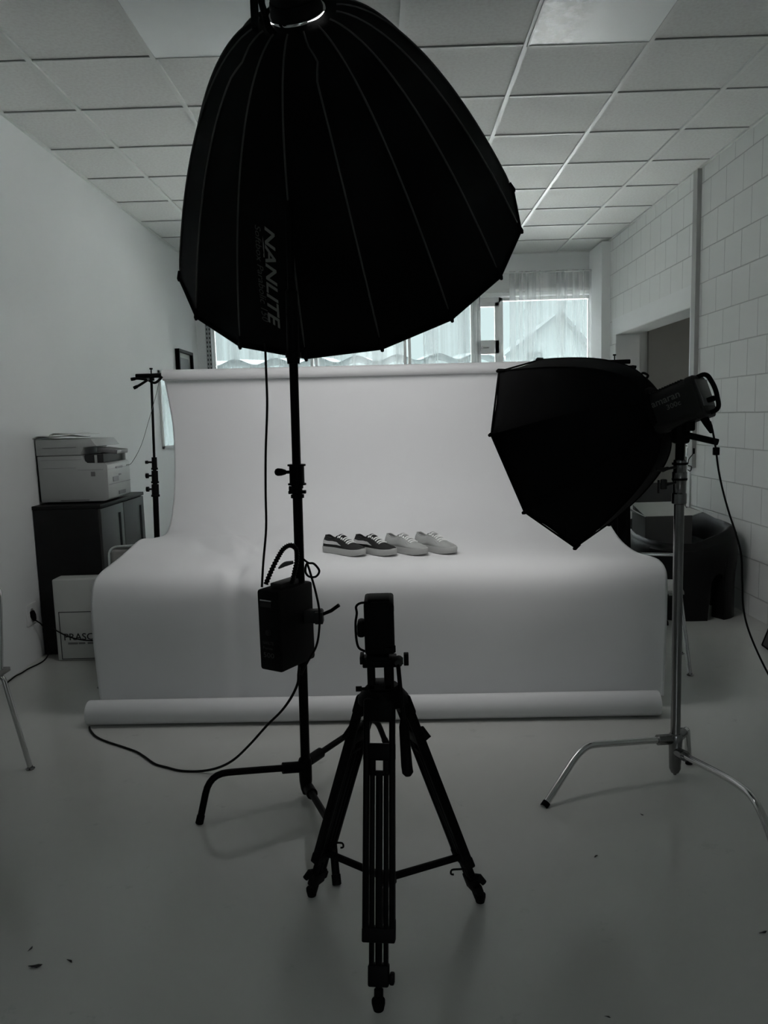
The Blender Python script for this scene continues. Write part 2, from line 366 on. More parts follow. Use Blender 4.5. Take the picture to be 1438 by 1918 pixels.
# window wall
WX0, WX1, WZ0, WZ1 = -2.08, 2.42, 0.86, 2.79
w = MB()
w.span((XL, YB, 0), (XR, YB+0.25, WZ0)); w.span((XL, YB, WZ1), (XR, YB+0.25, ZC+0.02)); w.span((XL, YB, WZ0), (WX0, YB+0.25, WZ1)); w.span((WX1, YB, WZ0), (XR, YB+0.25, WZ1))
structure(w.build('wall_back', m_plaster, smooth=False))
structure(MB().span((XR-0.095, 8.56, 0), (XR, YB, ZC)).build('trim_2', m_plaster, smooth=False))
structure(MB().span((-2.09, YB-0.035, 2.83), (2.36, YB, 2.865), bev=0.004).build('trim_3', m_trimwhite, smooth=False))
# wall behind the camera, with an unseen window added to light the foreground
w = MB(); y0, y1 = YF-0.25, YF
w.span((XL, y0, 0), (XR, y1, 1.1)); w.span((XL, y0, 2.5), (XR, y1, ZC)); w.span((XL, y0, 1.1), (-1.4, y1, 2.5)); w.span((1.6, y0, 1.1), (XR, y1, 2.5)); w.span((-1.4, y0, 1.1), (-.2, y1, 2.5)); w.span((.7, y0, 1.1), (1.6, y1, 2.5))
structure(w.build('wall_front', m_plaster, smooth=False))
# windows in the back wall: fixed bays and one tilt sash
def window(idx, x0, x1, z0, z1, y=9.2, fw=0.035, transom=None):
    fr = MB()
    for a, b in (((x0, y, z0), (x0+fw, y+0.06, z1)), ((x1-fw, y, z0), (x1, y+0.06, z1)), ((x0, y, z0), (x1, y+0.06, z0+fw)), ((x0, y, z1-fw), (x1, y+0.06, z1))):
        fr.span(a, b, bev=0.004)
    if transom: fr.span((x0, y, transom[0]), (x1, y+0.06, transom[1]), bev=0.004)
    f = structure(fr.build('window_%d' % idx, m_trimwhite, smooth=False))
    MB().span((x0+fw*0.5, y+0.028, z0+fw*0.5), (x1-fw*0.5, y+0.032, z1-fw*0.5)).build('pane', m_glass, f, smooth=False)
    return f
window(1, -2.08, -0.88, WZ0, WZ1)
window(2, -0.86, 0.23, WZ0, WZ1)
window(3, 0.25, 1.035, WZ0, WZ1)
sash = window(4, 1.06, 1.325, WZ0, 2.735, y=9.14, fw=0.048, transom=(2.14, 2.30))
MB().span((1.035, 9.16, WZ0), (1.06, 9.26, WZ1)).span((1.035, 9.16, 2.735), (1.345, 9.26, WZ1)).span((1.325, 9.16, WZ0), (1.345, 9.26, WZ1)).build('window_frame', m_trimwhite, sash, smooth=False)
MB().span((1.11, 9.125, 2.205), (1.20, 9.14, 2.222), bev=0.004).span((1.185, 9.10, 2.208), (1.20, 9.14, 2.220), bev=0.003).build('window_handle', m_chrome, sash)
window(5, 1.345, WX1, WZ0, WZ1)
# perforated steel upright next to the curtain
p = MB().span((-2.115, 9.055, 0.02), (-2.05, 9.08, 3.2), bev=0.002)
rail = p.build('shelf_upright', material('grey galvanised steel', (0.36, 0.37, 0.37), 0.5, metal=0.3), smooth=False)
tag(rail, 'perforated grey steel upright fixed between left corner and curtains', 'wall rail')
h = MB()
for k in range(60):
    for xx in (-2.098, -2.067): h.span((xx-0.006, 9.0535, 0.1+k*0.05), (xx+0.006, 9.0552, 0.125+k*0.05))
h.build('slot_row', m_ink, rail, smooth=False)['kind'] = 'stuff'

# ceiling grid: T-bars along the room and across it, with the shadow line beside the cross bars painted as dark strips
GX0, GY0, G = -1.7614, 4.081, 0.625
g = MB()
for i in range(-1, 7):
    x = GX0+G*i
    if XL < x < XR: g.span((x-0.012, YF, ZC-0.001), (x+0.012, YB, ZC+0.012))
for j in range(-11, 9):
    y = GY0+G*j
    if y < YB-0.1: g.span((XL, y-0.006, ZC+0.004), (XR, y+0.008, ZC+0.0122))
g.span((XL, YF, ZC-0.002), (XL+0.02, YB, ZC+0.012)); g.span((XR-0.02, YF, ZC-0.002), (XR, YB, ZC+0.012)); g.span((XL, YB-0.02, ZC-0.002), (XR, YB, ZC+0.012))
structure(g.build('trim_4', m_grid, smooth=False))
sg = MB()
for j in range(-11, 9):
    y = GY0+G*j
    if y < YB-0.1: sg.span((XL, y-0.009, ZC+0.0100), (XR, y-0.006, ZC+0.0118))
structure(sg.build('trim_5', material('painted joint shadow', (0.10, 0.10, 0.095), 0.9), smooth=False))  # dark colour standing for the shadow along each cross bar
# lamp panels set in the grid
for ci, mm, lab in ((1, m_panel_l, 'white square ceiling lamp panel left of the large softbox'), (4, m_panel_r, 'square ceiling lamp panel with mottled sky reflection painted on its left edge, right of the large softbox')):
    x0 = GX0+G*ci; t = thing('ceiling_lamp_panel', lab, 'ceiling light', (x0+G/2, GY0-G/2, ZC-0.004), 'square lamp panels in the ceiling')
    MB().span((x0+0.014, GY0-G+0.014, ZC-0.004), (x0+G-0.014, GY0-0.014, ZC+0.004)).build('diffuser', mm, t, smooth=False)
    f = MB(); a = 0.004
    for p0, p1 in (((x0+a, GY0-G+a), (x0+0.014, GY0-a)), ((x0+G-0.014, GY0-G+a), (x0+G-a, GY0-a)), ((x0+a, GY0-G+a), (x0+G-a, GY0-G+0.014)), ((x0+a, GY0-0.014), (x0+G-a, GY0-a))):
        f.span((p0[0], p0[1], ZC-0.008), (p1[0], p1[1], ZC-0.002))
    f.build('lamp_frame', m_grid, t, smooth=False)

# ------------------------------------------------------------------ curtains
def curtain(x0, x1, seed, label, folds, deep=0.03):
    rnd = random.Random(seed); n = int((x1-x0)/0.008); rows = []
    ph = [rnd.uniform(0, 6.28) for _ in range(8)]; fr = [folds*rnd.uniform(0.6, 1.7) for _ in range(8)]
    for i in range(n+1):
        u = i/n; col = []
        for k in range(19):
            zt = k/18; z = 3.045-zt*2.95
            amp = deep*(0.45+0.65*zt) * (0.45 if k < 2 else 1)
            y = 8.97 + sum(math.sin(2*PI*fr[q]*u + ph[q] + 0.25*math.sin(zt*3+q))*amp*0.42 for q in range(8))*0.5
            col.append(Vector((x0+(x1-x0)*u + 0.01*math.sin(ph[k % 8]+zt*4)*zt, y, z)))
        rows.append(col)
    o = MB().grid(rows).build('sheer_curtain', m_sheer, angle=180)
    return tag(o, label, 'curtain', 'sheer curtains at the window wall')
curtain(-2.02, 0.20, 3, 'wide sheer curtain at the left, mostly hidden behind the large softbox', 19)
curtain(0.42, 1.085, 5, 'narrow sheer curtain just left of the handled window sash', 8)
curtain(1.42, 2.36, 9, 'sheer gathered curtain at the right, above the smaller softbox', 13, 0.036)
rod = MB().cyl((-2.1, 8.97, 3.03), (2.36, 8.97, 3.03), 0.008).build('curtain_rod', m_trimwhite)
tag(rod, 'thin white rod carrying the sheer curtains', 'curtain rod')

# ------------------------------------------------------------------ outside
m_paving = material('pale outdoor paving', (0.66, 0.67, 0.67), 0.9)
m_house = material('dark brick facade', (0.055, 0.066, 0.067), 0.9, spec=0)
m_roof = material('dark corrugated sheet', (0.034, 0.041, 0.042), 0.9, spec=0)
structure(MB().span((-60, YB+0.3, -0.3), (60, 90, -0.15)).build('ground_outside', m_paving, smooth=False))
hs = thing('house', 'pale gabled house far outside the right window', 'building', (4.1, 22, -0.15))
MB().prism([(2.6, -0.15), (5.6, -0.15), (5.6, 2.7), (4.55, 3.95), (2.6, 2.5)], 20.5, 24).build('house_wall', m_house, hs, smooth=False)
MB().prism([(5.75, 2.5), (5.8, 2.62), (4.55, 4.06), (2.4, 2.48), (2.45, 2.38), (4.55, 3.93)], 20.2, 24.2).build('house_roof', material('black roof tiles', (.036, .043, .044), .9, spec=0), hs, smooth=False)
MB().span((3.7, 20.47, 2.4), (4.1, 20.5, 3.0)).build('house_window', m_roof, hs, smooth=False)
sh = thing('shed', 'low shed with a wavy corrugated roof edge outside the left windows', 'building', (-0.9, 13, -0.15))
MB().span((-4.2, 12.3, -0.15), (1.7, 14.5, 2.02)).build('shed_wall', m_house, sh, smooth=False)
rows = []
for i in range(241):
    x = -4.4 + 6.2*i/240; z = 2.33+0.045*math.sin(x*2*PI/0.62)
    rows.append([Vector((x, 11.8, z)), Vector((x, 11.8, z-0.10)), Vector((x, 14.7, z+0.20)), ])
MB().grid([[r[1], r[0], r[2]] for r in rows]).build('corrugated_roof', m_roof, sh, thick=0.02)

# ================================================================== BACKGROUND PAPER
def lerp(a, b, t): return a+(b-a)*t
cen = [(4.775, 1.705), (4.765, 1.45), (4.75, 1.2), (4.70, 1.0), (4.59, .86), (4.43, .78), (4.2, .742), (4.0, .732), (3.82, .728), (3.70, .718), (3.62, .685), (3.575, .62), (3.565, .5), (3.57, .3), (3.575, .12), (3.575, .06)]
lef = [(4.775, 1.705), (4.765, 1.42), (4.745, 1.15), (4.71, .93), (4.62, .77), (4.48, .755), (4.30, .775), (4.05, .748), (3.82, .722), (3.70, .700), (3.61, .66), (3.57, .57), (3.56, .45), (3.565, .3), (3.575, .12), (3.575, .06)]
rig = [(4.775, 1.69), (4.765, 1.42), (4.74, 1.15), (4.67, .96), (4.52, .80), (4.36, .735), (4.18, .700), (3.98, .690), (3.82, .700), (3.69, .702), (3.60, .67), (3.565, .60), (3.56, .48), (3.565, .3), (3.575, .12), (3.575, .06)]
xl = [-1.39, -1.352, -1.352, -1.365, -1.385, -1.425, -1.448, -1.446, -1.452, -1.465, -1.470, -1.471, -1.47, -1.468, -1.465, -1.465]
xr = [1.32, 1.30, 1.29, 1.285, 1.287, 1.286, 1.285, 1.285, 1.295, 1.30, 1.30, 1.295, 1.293, 1.292, 1.29, 1.29]
def resample(seq, n):
    P = spline([Vector((a, b, 0)) for a, b in seq], 8)
    return P
Cn, Lf, Rg = resample(cen, 8), resample(lef, 8), resample(rig, 8)
XLs = [p.x for p in spline([Vector((a, 0, 0)) for a in xl], 8)]; XRs = [p.x for p in spline([Vector((a, 0, 0)) for a in xr], 8)]
rows = []; NU = 200
for i in range(len(Cn)):
    row = []
    for j in range(NU+1):
        t = j/NU; x = lerp(XLs[i], XRs[i], t)
        wl_ = max(0.0, 1-t/0.22)**1.5; wr_ = max(0.0, 1-(1-t)/0.28)**1.5
        y = Cn[i].x + (Lf[i].x-Cn[i].x)*wl_ + (Rg[i].x-Cn[i].x)*wr_
        z = Cn[i].y + (Lf[i].y-Cn[i].y)*wl_ + (Rg[i].y-Cn[i].y)*wr_
        # creases: a dented fold over the table's front left and a buckle in the sweep behind it
        k1 = math.exp(-((x+0.80)/0.09)**2-((y-3.70)/0.07)**2); z -= 0.030*k1; y += 0.012*k1
        k1 = math.exp(-((x+0.70)/0.04)**2-((z-0.64)/0.05)**2); y -= 0.010*k1
        # triangular buckle: folds fan out backwards from a point just behind the table's front edge
        vy = y-3.76
        if 0 < vy < 0.62:
            da = (x+0.775+0.62*vy)/1.18; db = (-(x+0.775)+0.02*vy)/1.0
            if da > 0 and db > 0: z += 0.30*min(da, db)*math.sin(PI*min(1, vy/0.62))**0.6
        k3 = math.exp(-((x+0.83)/0.035)**2-((y-3.66)/0.07)**2)-math.exp(-((x+0.765)/0.03)**2-((y-3.66)/0.07)**2); z += 0.016*k3; y -= 0.014*k3
        d = abs((x+0.98)-0.55*(4.45-y)) ; k2 = math.exp(-(d/0.035)**2)*math.exp(-((y-4.2)/0.28)**2); z += 0.014*k2
        d = abs((x+0.62)+0.45*(4.45-y)) ; k2 = math.exp(-(d/0.05)**2)*math.exp(-((y-4.2)/0.28)**2); z += 0.008*k2
        if z < 0.62: y += 0.005*math.sin(x*9)*min(1, (0.62-z)*4)*0.8
        row.append(Vector((x, y-0.021*(x+0.1)*(1 if y < 4 else 0.4), z)))
    rows.append(row)
sheet = MB().grid(rows).build('paper_backdrop', m_paper, thick=0.0008, angle=180)
tag(sheet, 'white seamless paper sheet sweeping from the raised roll down over the table', 'backdrop')

def paper_roll(name, a, b, r, label, sag=0.0):
    a = Vector(a); b = Vector(b); t = thing(name, label, 'paper roll', ((a.x+b.x)/2, (a.y+b.y)/2, min(a.z, b.z)-r), 'paper rolls of the backdrop')
    ax = (b-a).normalized(); ln = (b-a).length; n = 48
    mb = MB(); mb.lathe(a, ax, [(0.0, r*0.52), (0.0, r*0.98), (0.004, r), (ln*0.5, r), (ln-0.004, r), (ln, r*0.98), (ln, r*0.52), (ln-0.05, r*0.5), (0.05, r*0.5)], n=n)
    mb.f = mb.f[:-2]
    mb.build('rolled_paper', m_paper, t)
    MB().lathe(a-ax*0.004, ax, [(0, r*0.40), (0, r*0.52), (ln+0.008, r*0.52), (ln+0.008, r*0.40), (ln-0.2, r*0.4), (0.2, r*0.4)]).build('cardboard_core', m_cardgrey, t)
    return t
paper_roll('paper_roll', (-1.485, 3.512, 0.060), (1.232, 3.455, 0.060), 0.058, 'long white paper roll lying on the floor in front of the table')
paper_roll('paper_roll', (-1.385, 4.745, 1.728), (1.33, 4.745, 1.712), 0.033, 'white paper roll hung between two stands at the top of the backdrop')

# table under the paper
t = thing('folding_table', 'folding table carrying the white paper sweep, hidden beneath it', 'table', (-0.06, 4.02, 0))
MB().span((-1.25, 3.74, .630), (1.10, 4.34, .665), bev=0.006).build('tabletop', m_grey, t)
for sx in (-1.15, 1.0):
    for sy in (3.80, 4.26): MB().cyl((sx, sy, 0), (sx, sy, .632), 0.014).build('leg', m_black, t)

# ------------------------------------------------------------------ backdrop stands
def backdrop_stand(xt, xb, y, side, label, legs):
    t = thing('backdrop_stand', label, 'light stand', (xb, y, 0), 'stands of the paper backdrop')
    def P(z): return Vector((lerp(xb, xt, z/1.7), y, z))
    MB().cyl(P(0.08), P(1.0), 0.0175).cyl(P(0.98), P(1.11), 0.0145).cyl(P(1.09), P(1.2), 0.0115).cyl(P(1.18), P(1.70), 0.008).build('pole', m_black, t)
    for z, r in ((1.025, .0225), (1.11, .020), (1.195, .0165)):
        MB().cyl(P(z-0.045), P(z+0.03), r).cyl(P(z-0.048), P(z-0.036), r+0.004).build('collar', m_blackmatte, t)
        MB().cyl(P(z), P(z)+Vector((-0.045*side, 0, 0)), 0.006).cyl(P(z)+Vector((-0.04*side, 0, 0)), P(z)+Vector((-0.056*side, 0, 0)), 0.016 if r > .017 else 0.01).build('knob', m_blackmatte, t)
    MB().cyl(P(1.70), P(1.74), 0.018).cyl(P(1.715)+Vector((-0.085*side, -0.03, 0.013)), P(1.715)+Vector((0.10*side, -0.03, 0.013)), 0.014).cyl(P(1.74), P(1.775), 0.004).cyl(P(1.768), P(1.777), 0.010).build('roll_holder', m_black, t)
    for ang in legs:
        d = Vector((math.cos(ang), math.sin(ang), 0))
        MB().tube([P(0.52), P(0.52)+d*0.03, Vector((xb, y, 0.012))+d*0.44], 0.009).cyl(P(0.13), Vector((xb, y, 0.25))+d*0.235, 0.006).build('leg', m_black, t)
        MB().lathe(Vector((xb, y, 0.0))+d*0.44, (0, 0, 1), [(0, .014), (0.02, .013), (0.03, .010)]).build('foot_cap', m_rubber, t)
    MB().cyl(P(0.10), P(0.16), 0.026).build('leg_hub', m_blackmatte, t); MB().cyl(P(0.49), P(0.55), 0.026).build('leg_hub', m_blackmatte, t)
    return t
backdrop_stand(-1.466, -1.518, 4.775, 1, 'black telescopic stand holding the left end of the paper backdrop', (1.95, .5, 5.65))
backdrop_stand(1.40, 1.42, 4.775, -1, 'black telescopic stand mostly hidden behind the smaller softbox', (0.45, 2.5, 4.7))
def spring_clamp(x, y, z, s, label):
    t = thing('spring_clamp', label, 'clamp', (x, y, z), 'spring clamps on the backdrop roll')
    for (dx, dz), nm in (((-0.105, -0.015), 'handle'), ((-0.092, -0.068), 'handle')):
        MB().tube(spline([(x+0.03*s, y, z-0.012), (x+0.0*s, y, z-0.02), (x+dx*0.6*s, y, z+dz*0.75), (x+dx*s, y, z+dz)], 4), [0.008]*10+[0.0105]*3, n=10).build(nm, m_blackmatte, t)
    MB().tube(spline([(x, y, z-0.018), (x+0.03*s, y-0.01, z-0.005), (x+0.07*s, y-0.025, z-0.0), (x+0.085*s, y-0.03, z+0.004)], 4), 0.008, n=10).tube(spline([(x, y, z-0.022), (x+0.035*s, y, z-0.04), (x+0.065*s, y, z-0.025), (x+0.085*s, y, z-0.003)], 4), 0.008, n=10).build('jaw', m_blackmatte, t)
    MB().cyl((x+0.005*s, y-0.014, z-0.018), (x+0.005*s, y+0.014, z-0.018), 0.008).build('pivot', m_steel, t)
spring_clamp(-1.462, 4.70, 1.722, 1, 'black spring clamp gripping the left end of the raised paper roll')
spring_clamp(1.40, 4.69, 1.705, -1, 'black spring clamp at the right end of the raised roll, behind the softbox')
chain = MB().tube(spline([(-1.40, 4.72, 1.70), (-1.43, 4.72, 1.60), (-1.49, 4.74, 1.45), (-1.56, 4.78, 1.30), (-1.66, 4.88, 1.19), (-1.72, 4.95, 1.172)], 8), 0.0016, n=6).build('pull_cord', m_printerdark)
tag(chain, 'thin grey cord hanging from the left roll end towards the printer', 'cord')

# ================================================================== LARGE PARABOLIC SOFTBOX
BC = Vector((-.164, 3.441, 2.229)); az, el, BPH = .169, -.722, 3.449
BA = Vector((math.sin(az)*math.cos(el), math.cos(az)*math.cos(el), math.sin(el))); BU = BA.cross(Vector((0, 0, 1))).normalized(); BV = BU.cross(BA)
BD, BR, BR0 = 0.88, 0.75, 0.10
def shell(C, A, U, V, D, R, R0, pw, n, ph, d, th, extra=0.0, flat=True):
    r = R0 + (R-R0)*(max(d, 0)/D)**pw
    if flat:
        wdt = 2*PI/n; k = (th-ph) % wdt
        f = math.cos(wdt/2)/math.cos(k-wdt/2)
        blend = min(1.0, d/(0.25*D)); r *= (1-blend) + blend*f
    return C - A*(D-d) + (U*math.cos(th)+V*math.sin(th))*(r+extra)
def big(d, th, extra=0.0): return shell(BC, BA, BU, BV, BD, BR, BR0, 0.54, 16, BPH, d, th, extra)
sb = thing('parabolic_softbox', 'large black sixteen-rib parabolic softbox hanging at the top, aimed at the table', 'softbox', tuple(BC-BA*BD))
ds = [0, .01, .03, .06, .1, .15, .21, .28, .36, .45, .54, .63, .72, .81, .86, .88]
rows = []
for i in range(16*6):
    th = BPH + 2*PI*i/96; rows.append([big(d, th, -0.004*math.sin(PI*(i % 6)/6)*min(1, d*3)) for d in ds])
MB().grid(rows, close_u=True).build('fabric_shell', m_fabric, sb, thick=0.002, angle=25)
rows = []
for i in range(96):
    th = BPH + 2*PI*i/96; rows.append([big(d, th, -0.008) for d in ds])
m_silver = material('silver lining', (0.75, 0.75, 0.76), 0.3, metal=0.6)
MB().grid(rows, close_u=True).build('silver_lining', m_silver, sb, angle=25)
for k in range(16):
    th = BPH + 2*PI*k/16
    dd = [0.004+0.835*(q/28)**1.6 for q in range(29)]
    pts = [big(d, th+(0.075*math.exp(-((d-0.055)/0.022)**2) if k in (4, 1) else 0), 0.0035) for d in dd]
    MB().tube(pts, [0.0036]*28+[0.0018], n=6).build('rib', m_seam, sb)
for k in range(16):
    th = BPH + 2*PI*k/16
    MB().tube([big(.845, th, 0.004), big(.88, th, 0.006), big(.89, th, 0.004)], [0.006, 0.008, 0.006], n=8).build('rib_tip', m_fabric, sb)
MB().tube([big(.88, BPH+2*PI*k/16, 0.002) for k in range(17)], 0.006, n=6, caps=False).build('rim_binding', m_fabric2, sb)
# lit diffuser cloth deep inside, so that the deep shell narrows its light
m_glow = light_material('lit softbox diffuser', (1.0, 0.99, 0.985), SOFTBOX_LIGHT)
ring = [big(.50, BPH+2*PI*k/16, -0.02) for k in range(16)]
MB().add([BC-BA*(BD-.50)]+ring, [(0, 1+k, 1+(k+1) % 16) for k in range(16)]).build('diffuser_cloth', m_glow, sb, smooth=False)
apex = BC-BA*BD
MB().lathe(apex-BA*0.05, BA, [(0, .070), (0.0, .084), (.012, .088), (.030, .090), (.044, .093), (.046, .08)], n=40).build('speed_ring', m_blackmatte, sb)
MB().lathe(apex-BA*0.008, BA, [(0, .092), (0, .0985), (.004, .1015), (.009, .1015), (.010, .095)], n=48).build('ring_flange', m_chrome, sb)
for a_0, a_1, w_ in ((3.5, 3.95, .004), (5.25, 6.05, .004)):
    MB().grid([[apex+BA*(-.006)+(BU*math.cos(a_0+(a_1-a_0)*q/16)+BV*math.sin(a_0+(a_1-a_0)*q/16))*(.1005), apex+BA*(-.006+w_*math.sin(PI*q/16))+(BU*math.cos(a_0+(a_1-a_0)*q/16)+BV*math.sin(a_0+(a_1-a_0)*q/16))*(.1035)] for q in range(17)]).build('light_gap', m_glow, sb)
# lettering printed along one panel, reading downwards
def letter_on_shell(mb, body, size_u, d0, d1, th0, th1, dth, shear, bold=0.0, spacing=1.0):
    vs_, fs_, wtot = text_mesh(body, 1.0, shear, spacing, bold)
    cap = 0.70
    mb.add([big(lerp(d0, d1, x/wtot), lerp(th0, th1, x/wtot) + dth*(y/cap), 0.0045) for x, y in vs_], fs_)
tx = MB()
letter_on_shell(tx, 'NANLITE', 1, .447, .785, 4.440, 4.423, .070, 0.35, bold=0.02)
tx.grid([[big(.480+.02*q, 4.420, .0045) for q in range(3)], [big(.510+.02*q, 4.427, .0045) for q in range(3)]])
tx.grid([[big(.535+.006*q, 4.420, .0045) for q in range(3)], [big(.535+.006*q, 4.427, .0045) for q in range(3)]])
tx.build('brand_lettering', m_print, sb, smooth=False)
tx = MB(); letter_on_shell(tx, 'Softbox Parabolic 150', 1, .447, .768, 4.365, 4.385, .042, 0.3, bold=0.002)
tx.build('model_lettering', material('dim grey lettering ink', (0.05, 0.05, 0.047), 0.7), sb, smooth=False)

# lamp head behind the softbox and its yoke
LA = -BA
lh = thing('studio_lamp', 'black studio lamp head mounted on top of the large softbox', 'studio lamp', tuple(apex+LA*0.05))
lf = frame(BU, BV, -BA)
MB().lathe(apex+LA*0.035, LA, [(0, .070), (.002, .080), (.05, .084), (.06, .090), (.25, .090), (.27, .08), (.275, .05)], n=32).build('lamp_body', m_blackmatte, lh)
fn = MB()
for q in range(7): fn.lathe(apex+LA*(0.11+0.02*q), LA, [(0, .088), (0, .094), (.008, .094), (.008, .088)], n=32)
fn.build('cooling_fin', m_black, lh)
def PX(z): return Vector((-0.3555+0.0133*z, 2.75, z))
yk = MB()
for s_ in (-1, 1):
    yk.tube(bend([PX(2.70)+Vector((0.0, 0, 0.0)), PX(2.70)+Vector((-0.045, -0.03, 0.03)), apex+LA*0.17+BU*(-0.105)+Vector((0, 0, -0.05)), apex+LA*0.17+BU*(-0.105)+Vector((0, 0, 0.06))], 0.02), 0.011, n=10)
yk.span((-0.412, 2.64, 2.70), (-0.39, 2.68, 2.95), bev=0.004).span((-0.375, 2.62, 2.74), (-0.365, 2.66, 2.95), bev=0.003)
yk.build('yoke', m_black, lh)

# ------------------------------------------------------------------ BLACK C-STAND
st = thing('light_stand', 'tall black light stand carrying the large softbox', 'light stand', (-0.355, 2.75, 0))
MB().cyl(PX(0.03), PX(1.17), 0.0178, n=24).cyl(PX(1.16), PX(1.66), 0.0158, n=24).cyl(PX(1.65), PX(2.60), 0.0135, n=24).cyl(PX(2.58), PX(2.72), 0.010, n=20).build('column', m_black, st)
MB().lathe(PX(1.197), (0.0133, 0, 1), [(0, .020), (0, .033), (.006, .033), (.007, .027), (.068, .027), (.069, .033), (.075, .033), (.075, .016)]).build('collar', m_black, st)
MB().lathe(PX(1.150), (0.0133, 0, 1), [(0, .0178), (0, .024), (.012, .024), (.013, .019), (.034, .019), (.035, .022), (.048, .022)]).span(tuple(PX(1.165)+Vector((-.032, -.01, 0))), tuple(PX(1.165)+Vector((.032, .01, .012))), bev=0.002).build('collar', m_black, st)
MB().lathe(PX(1.63), (0.0133, 0, 1), [(0, .016), (0, .022), (.02, .024), (.022, .028), (.038, .028), (.04, .022), (.25, .0215), (.26, .0135)]).build('collar', m_black, st)
kb = MB().cyl(PX(1.245), PX(1.245)+Vector((-.04, -.01, 0)), .006)
kb.lathe(PX(1.245)+Vector((-.034, -.008, 0.0)), (-1, -0.2, 0.05), [(0, .004), (.006, .009), (.02, .013), (.034, .014), (.042, .010), (.045, .003)]); kb.build('knob', m_blackmatte, st)
MB().cyl(PX(1.185), PX(1.185)+Vector((-.03, 0, 0)), .009).build('knob', m_blackmatte, st)
MB().lathe(PX(2.44), (0.0133, 0, 1), [(0, .0135), (0, .021), (.08, .021), (.09, .025), (.10, .025), (.1, .01)]).build('collar', m_black, st)
MB().lathe(PX(0.015), (0, 0, 1), [(0, .010), (0.0, .014), (.02, .020), (.05, .024), (.13, .026), (.14, .022)]).lathe(PX(0.145), (0, 0, 1), [(0, .021), (.012, .021)]).build('base_hub', m_black, st)
hub = PX(0.1)
legA = [hub+Vector((-.03, -.02, .03)), Vector((-.55, 2.665, .152)), Vector((-.685, 2.612, .168)), Vector((-.722, 2.572, .0))]
legB = [hub+Vector((.02, .05, .03)), Vector((-.19, 3.02, .14)), Vector((-.095, 3.16, .15)), Vector((-.05, 3.20, .0))]
legC = [hub+Vector((.015, -.03, -.055)), Vector((-.262, 2.47, .085)), Vector((-.218, 2.265, .155)), Vector((-.201, 2.192, .0))]
for lg in (legA, legB, legC):
    o = MB().tube(bend(lg, 0.07), 0.0125, n=14).build('leg', m_black, st)
    MB().cyl(lg[-1]+(lg[-2]-lg[-1]).normalized()*0.03, lg[-1]+Vector((0, 0, .002)), 0.0145, n=14).build('foot_cap', m_rubber, o)
    d = (lg[1]-lg[0]).normalized()
    MB().cyl(lg[0]-d*0.02, lg[0]+d*0.055, 0.021, n=14).build('leg_socket', m_black, o)

# power supply box strapped on the stand
N0 = Vector((-.405, 2.600, 0)); e1 = Vector((-.490, 2.652, 0)); e2 = Vector((-.338, 2.82, 0))
ux = (N0-e1).normalized(); uy = (e2-N0).normalized(); uy = (uy - ux*uy.dot(ux)).normalized()
w1 = (N0-e1).length*1.02; w2 = 0.20
ps = thing('power_supply', 'black ballast box hanging on the tall black stand', 'power supply', tuple((N0+e1)/2+uy*0.1+Vector((0, 0, .541))))
rotp = frame(ux, uy, Vector((0, 0, 1)))
c0 = e1+ux*(w1/2)+uy*(w2/2)
MB().box(c0+Vector((0, 0, .541+.148)), (w1, w2, .296), rotp, bev=0.011).build('housing', m_blackmatte, ps)
def PB(a, b, z): return e1+ux*a+uy*b+Vector((0, 0, z))
MB().box(PB(w1*.55, .10, .846), (.05, .12, .018), rotp, bev=.004).build('top_plate', m_grey if False else m_lamp, ps)
MB().box(PB(w1*.42, -.001, .80), (.050, .004, .004), rotp).build('display_line', m_magazine, ps)
MB().box(PB(w1*.42, -.001, .785), (.050, .003, .018), rotp).build('display', m_lamp, ps)
MB().lathe(PB(w1*.5, 0, .685), -uy, [(0, .010), (.008, .010), (.011, .008)]).build('dial', m_lamp, ps)
tx = MB()
text_on_plane(tx, 'NANLITE', .017, PB(w1*.2, -.0015, .640), ux, (0, 0, 1), width=.05)
text_on_plane(tx, 'Forza', .014, PB(w1*.2, -.0015, .622), ux, (0, 0, 1), width=.045)
text_on_plane(tx, '500', .026, PB(w1*.2, -.0015, .592), ux, (0, 0, 1), width=.05)
tx.build('lettering', material('faint box lettering', (0.04, 0.04, 0.038), .6), ps, smooth=False)
tag(MB().tube(spline([(-.424, 2.70, 1.70), (-.425, 2.70, 1.60), (-.427, 2.7, 1.484), (-.440, 2.7, 1.32), (-.447, 2.7, 1.18), (-.450, 2.69, 1.05), (-.464, 2.68, .93), (-.472, 2.67, .84)], 6), .0042, n=8).build('head_cable', m_cable),
    'straight black cable running down from the large softbox to the ballast box', 'cable')
hose = MB(); pth = spline([(-.462, 2.70, .845), (-.440, 2.7, .893), (-.415, 2.7, .939), (-.392, 2.7, .972), (-.365, 2.7, .984), (-.345, 2.69, .968), (-.345, 2.69, .93), (-.356, 2.69, .885), (-.366, 2.69, .845)], 9)
hose.tube(pth, [0.0066 if k % 2 else 0.0102 for k in range(len(pth))], n=10)
tag(hose.build('coiled_cable', m_cable), 'ribbed black cable looping above the ballast box', 'cable')
tag(MB().tube(spline([(-.325, 2.715, .93), (-.305, 2.70, .918), (-.285, 2.70, .914), (-.267, 2.7, .888), (-.280, 2.7, .867), (-.305, 2.7, .868), (-.318, 2.71, .885), (-.310, 2.70, .915), (-.297, 2.7, .87), (-.283, 2.70, .81), (-.273, 2.7, .745), (-.274, 2.7, .685), (-.288, 2.7, .61), (-.325, 2.705, .545), (-.35, 2.70, .50)], 7), .0042, n=8).build('looped_cable', m_cable),
    'black cable loop on the right side of the tall black stand', 'cable')
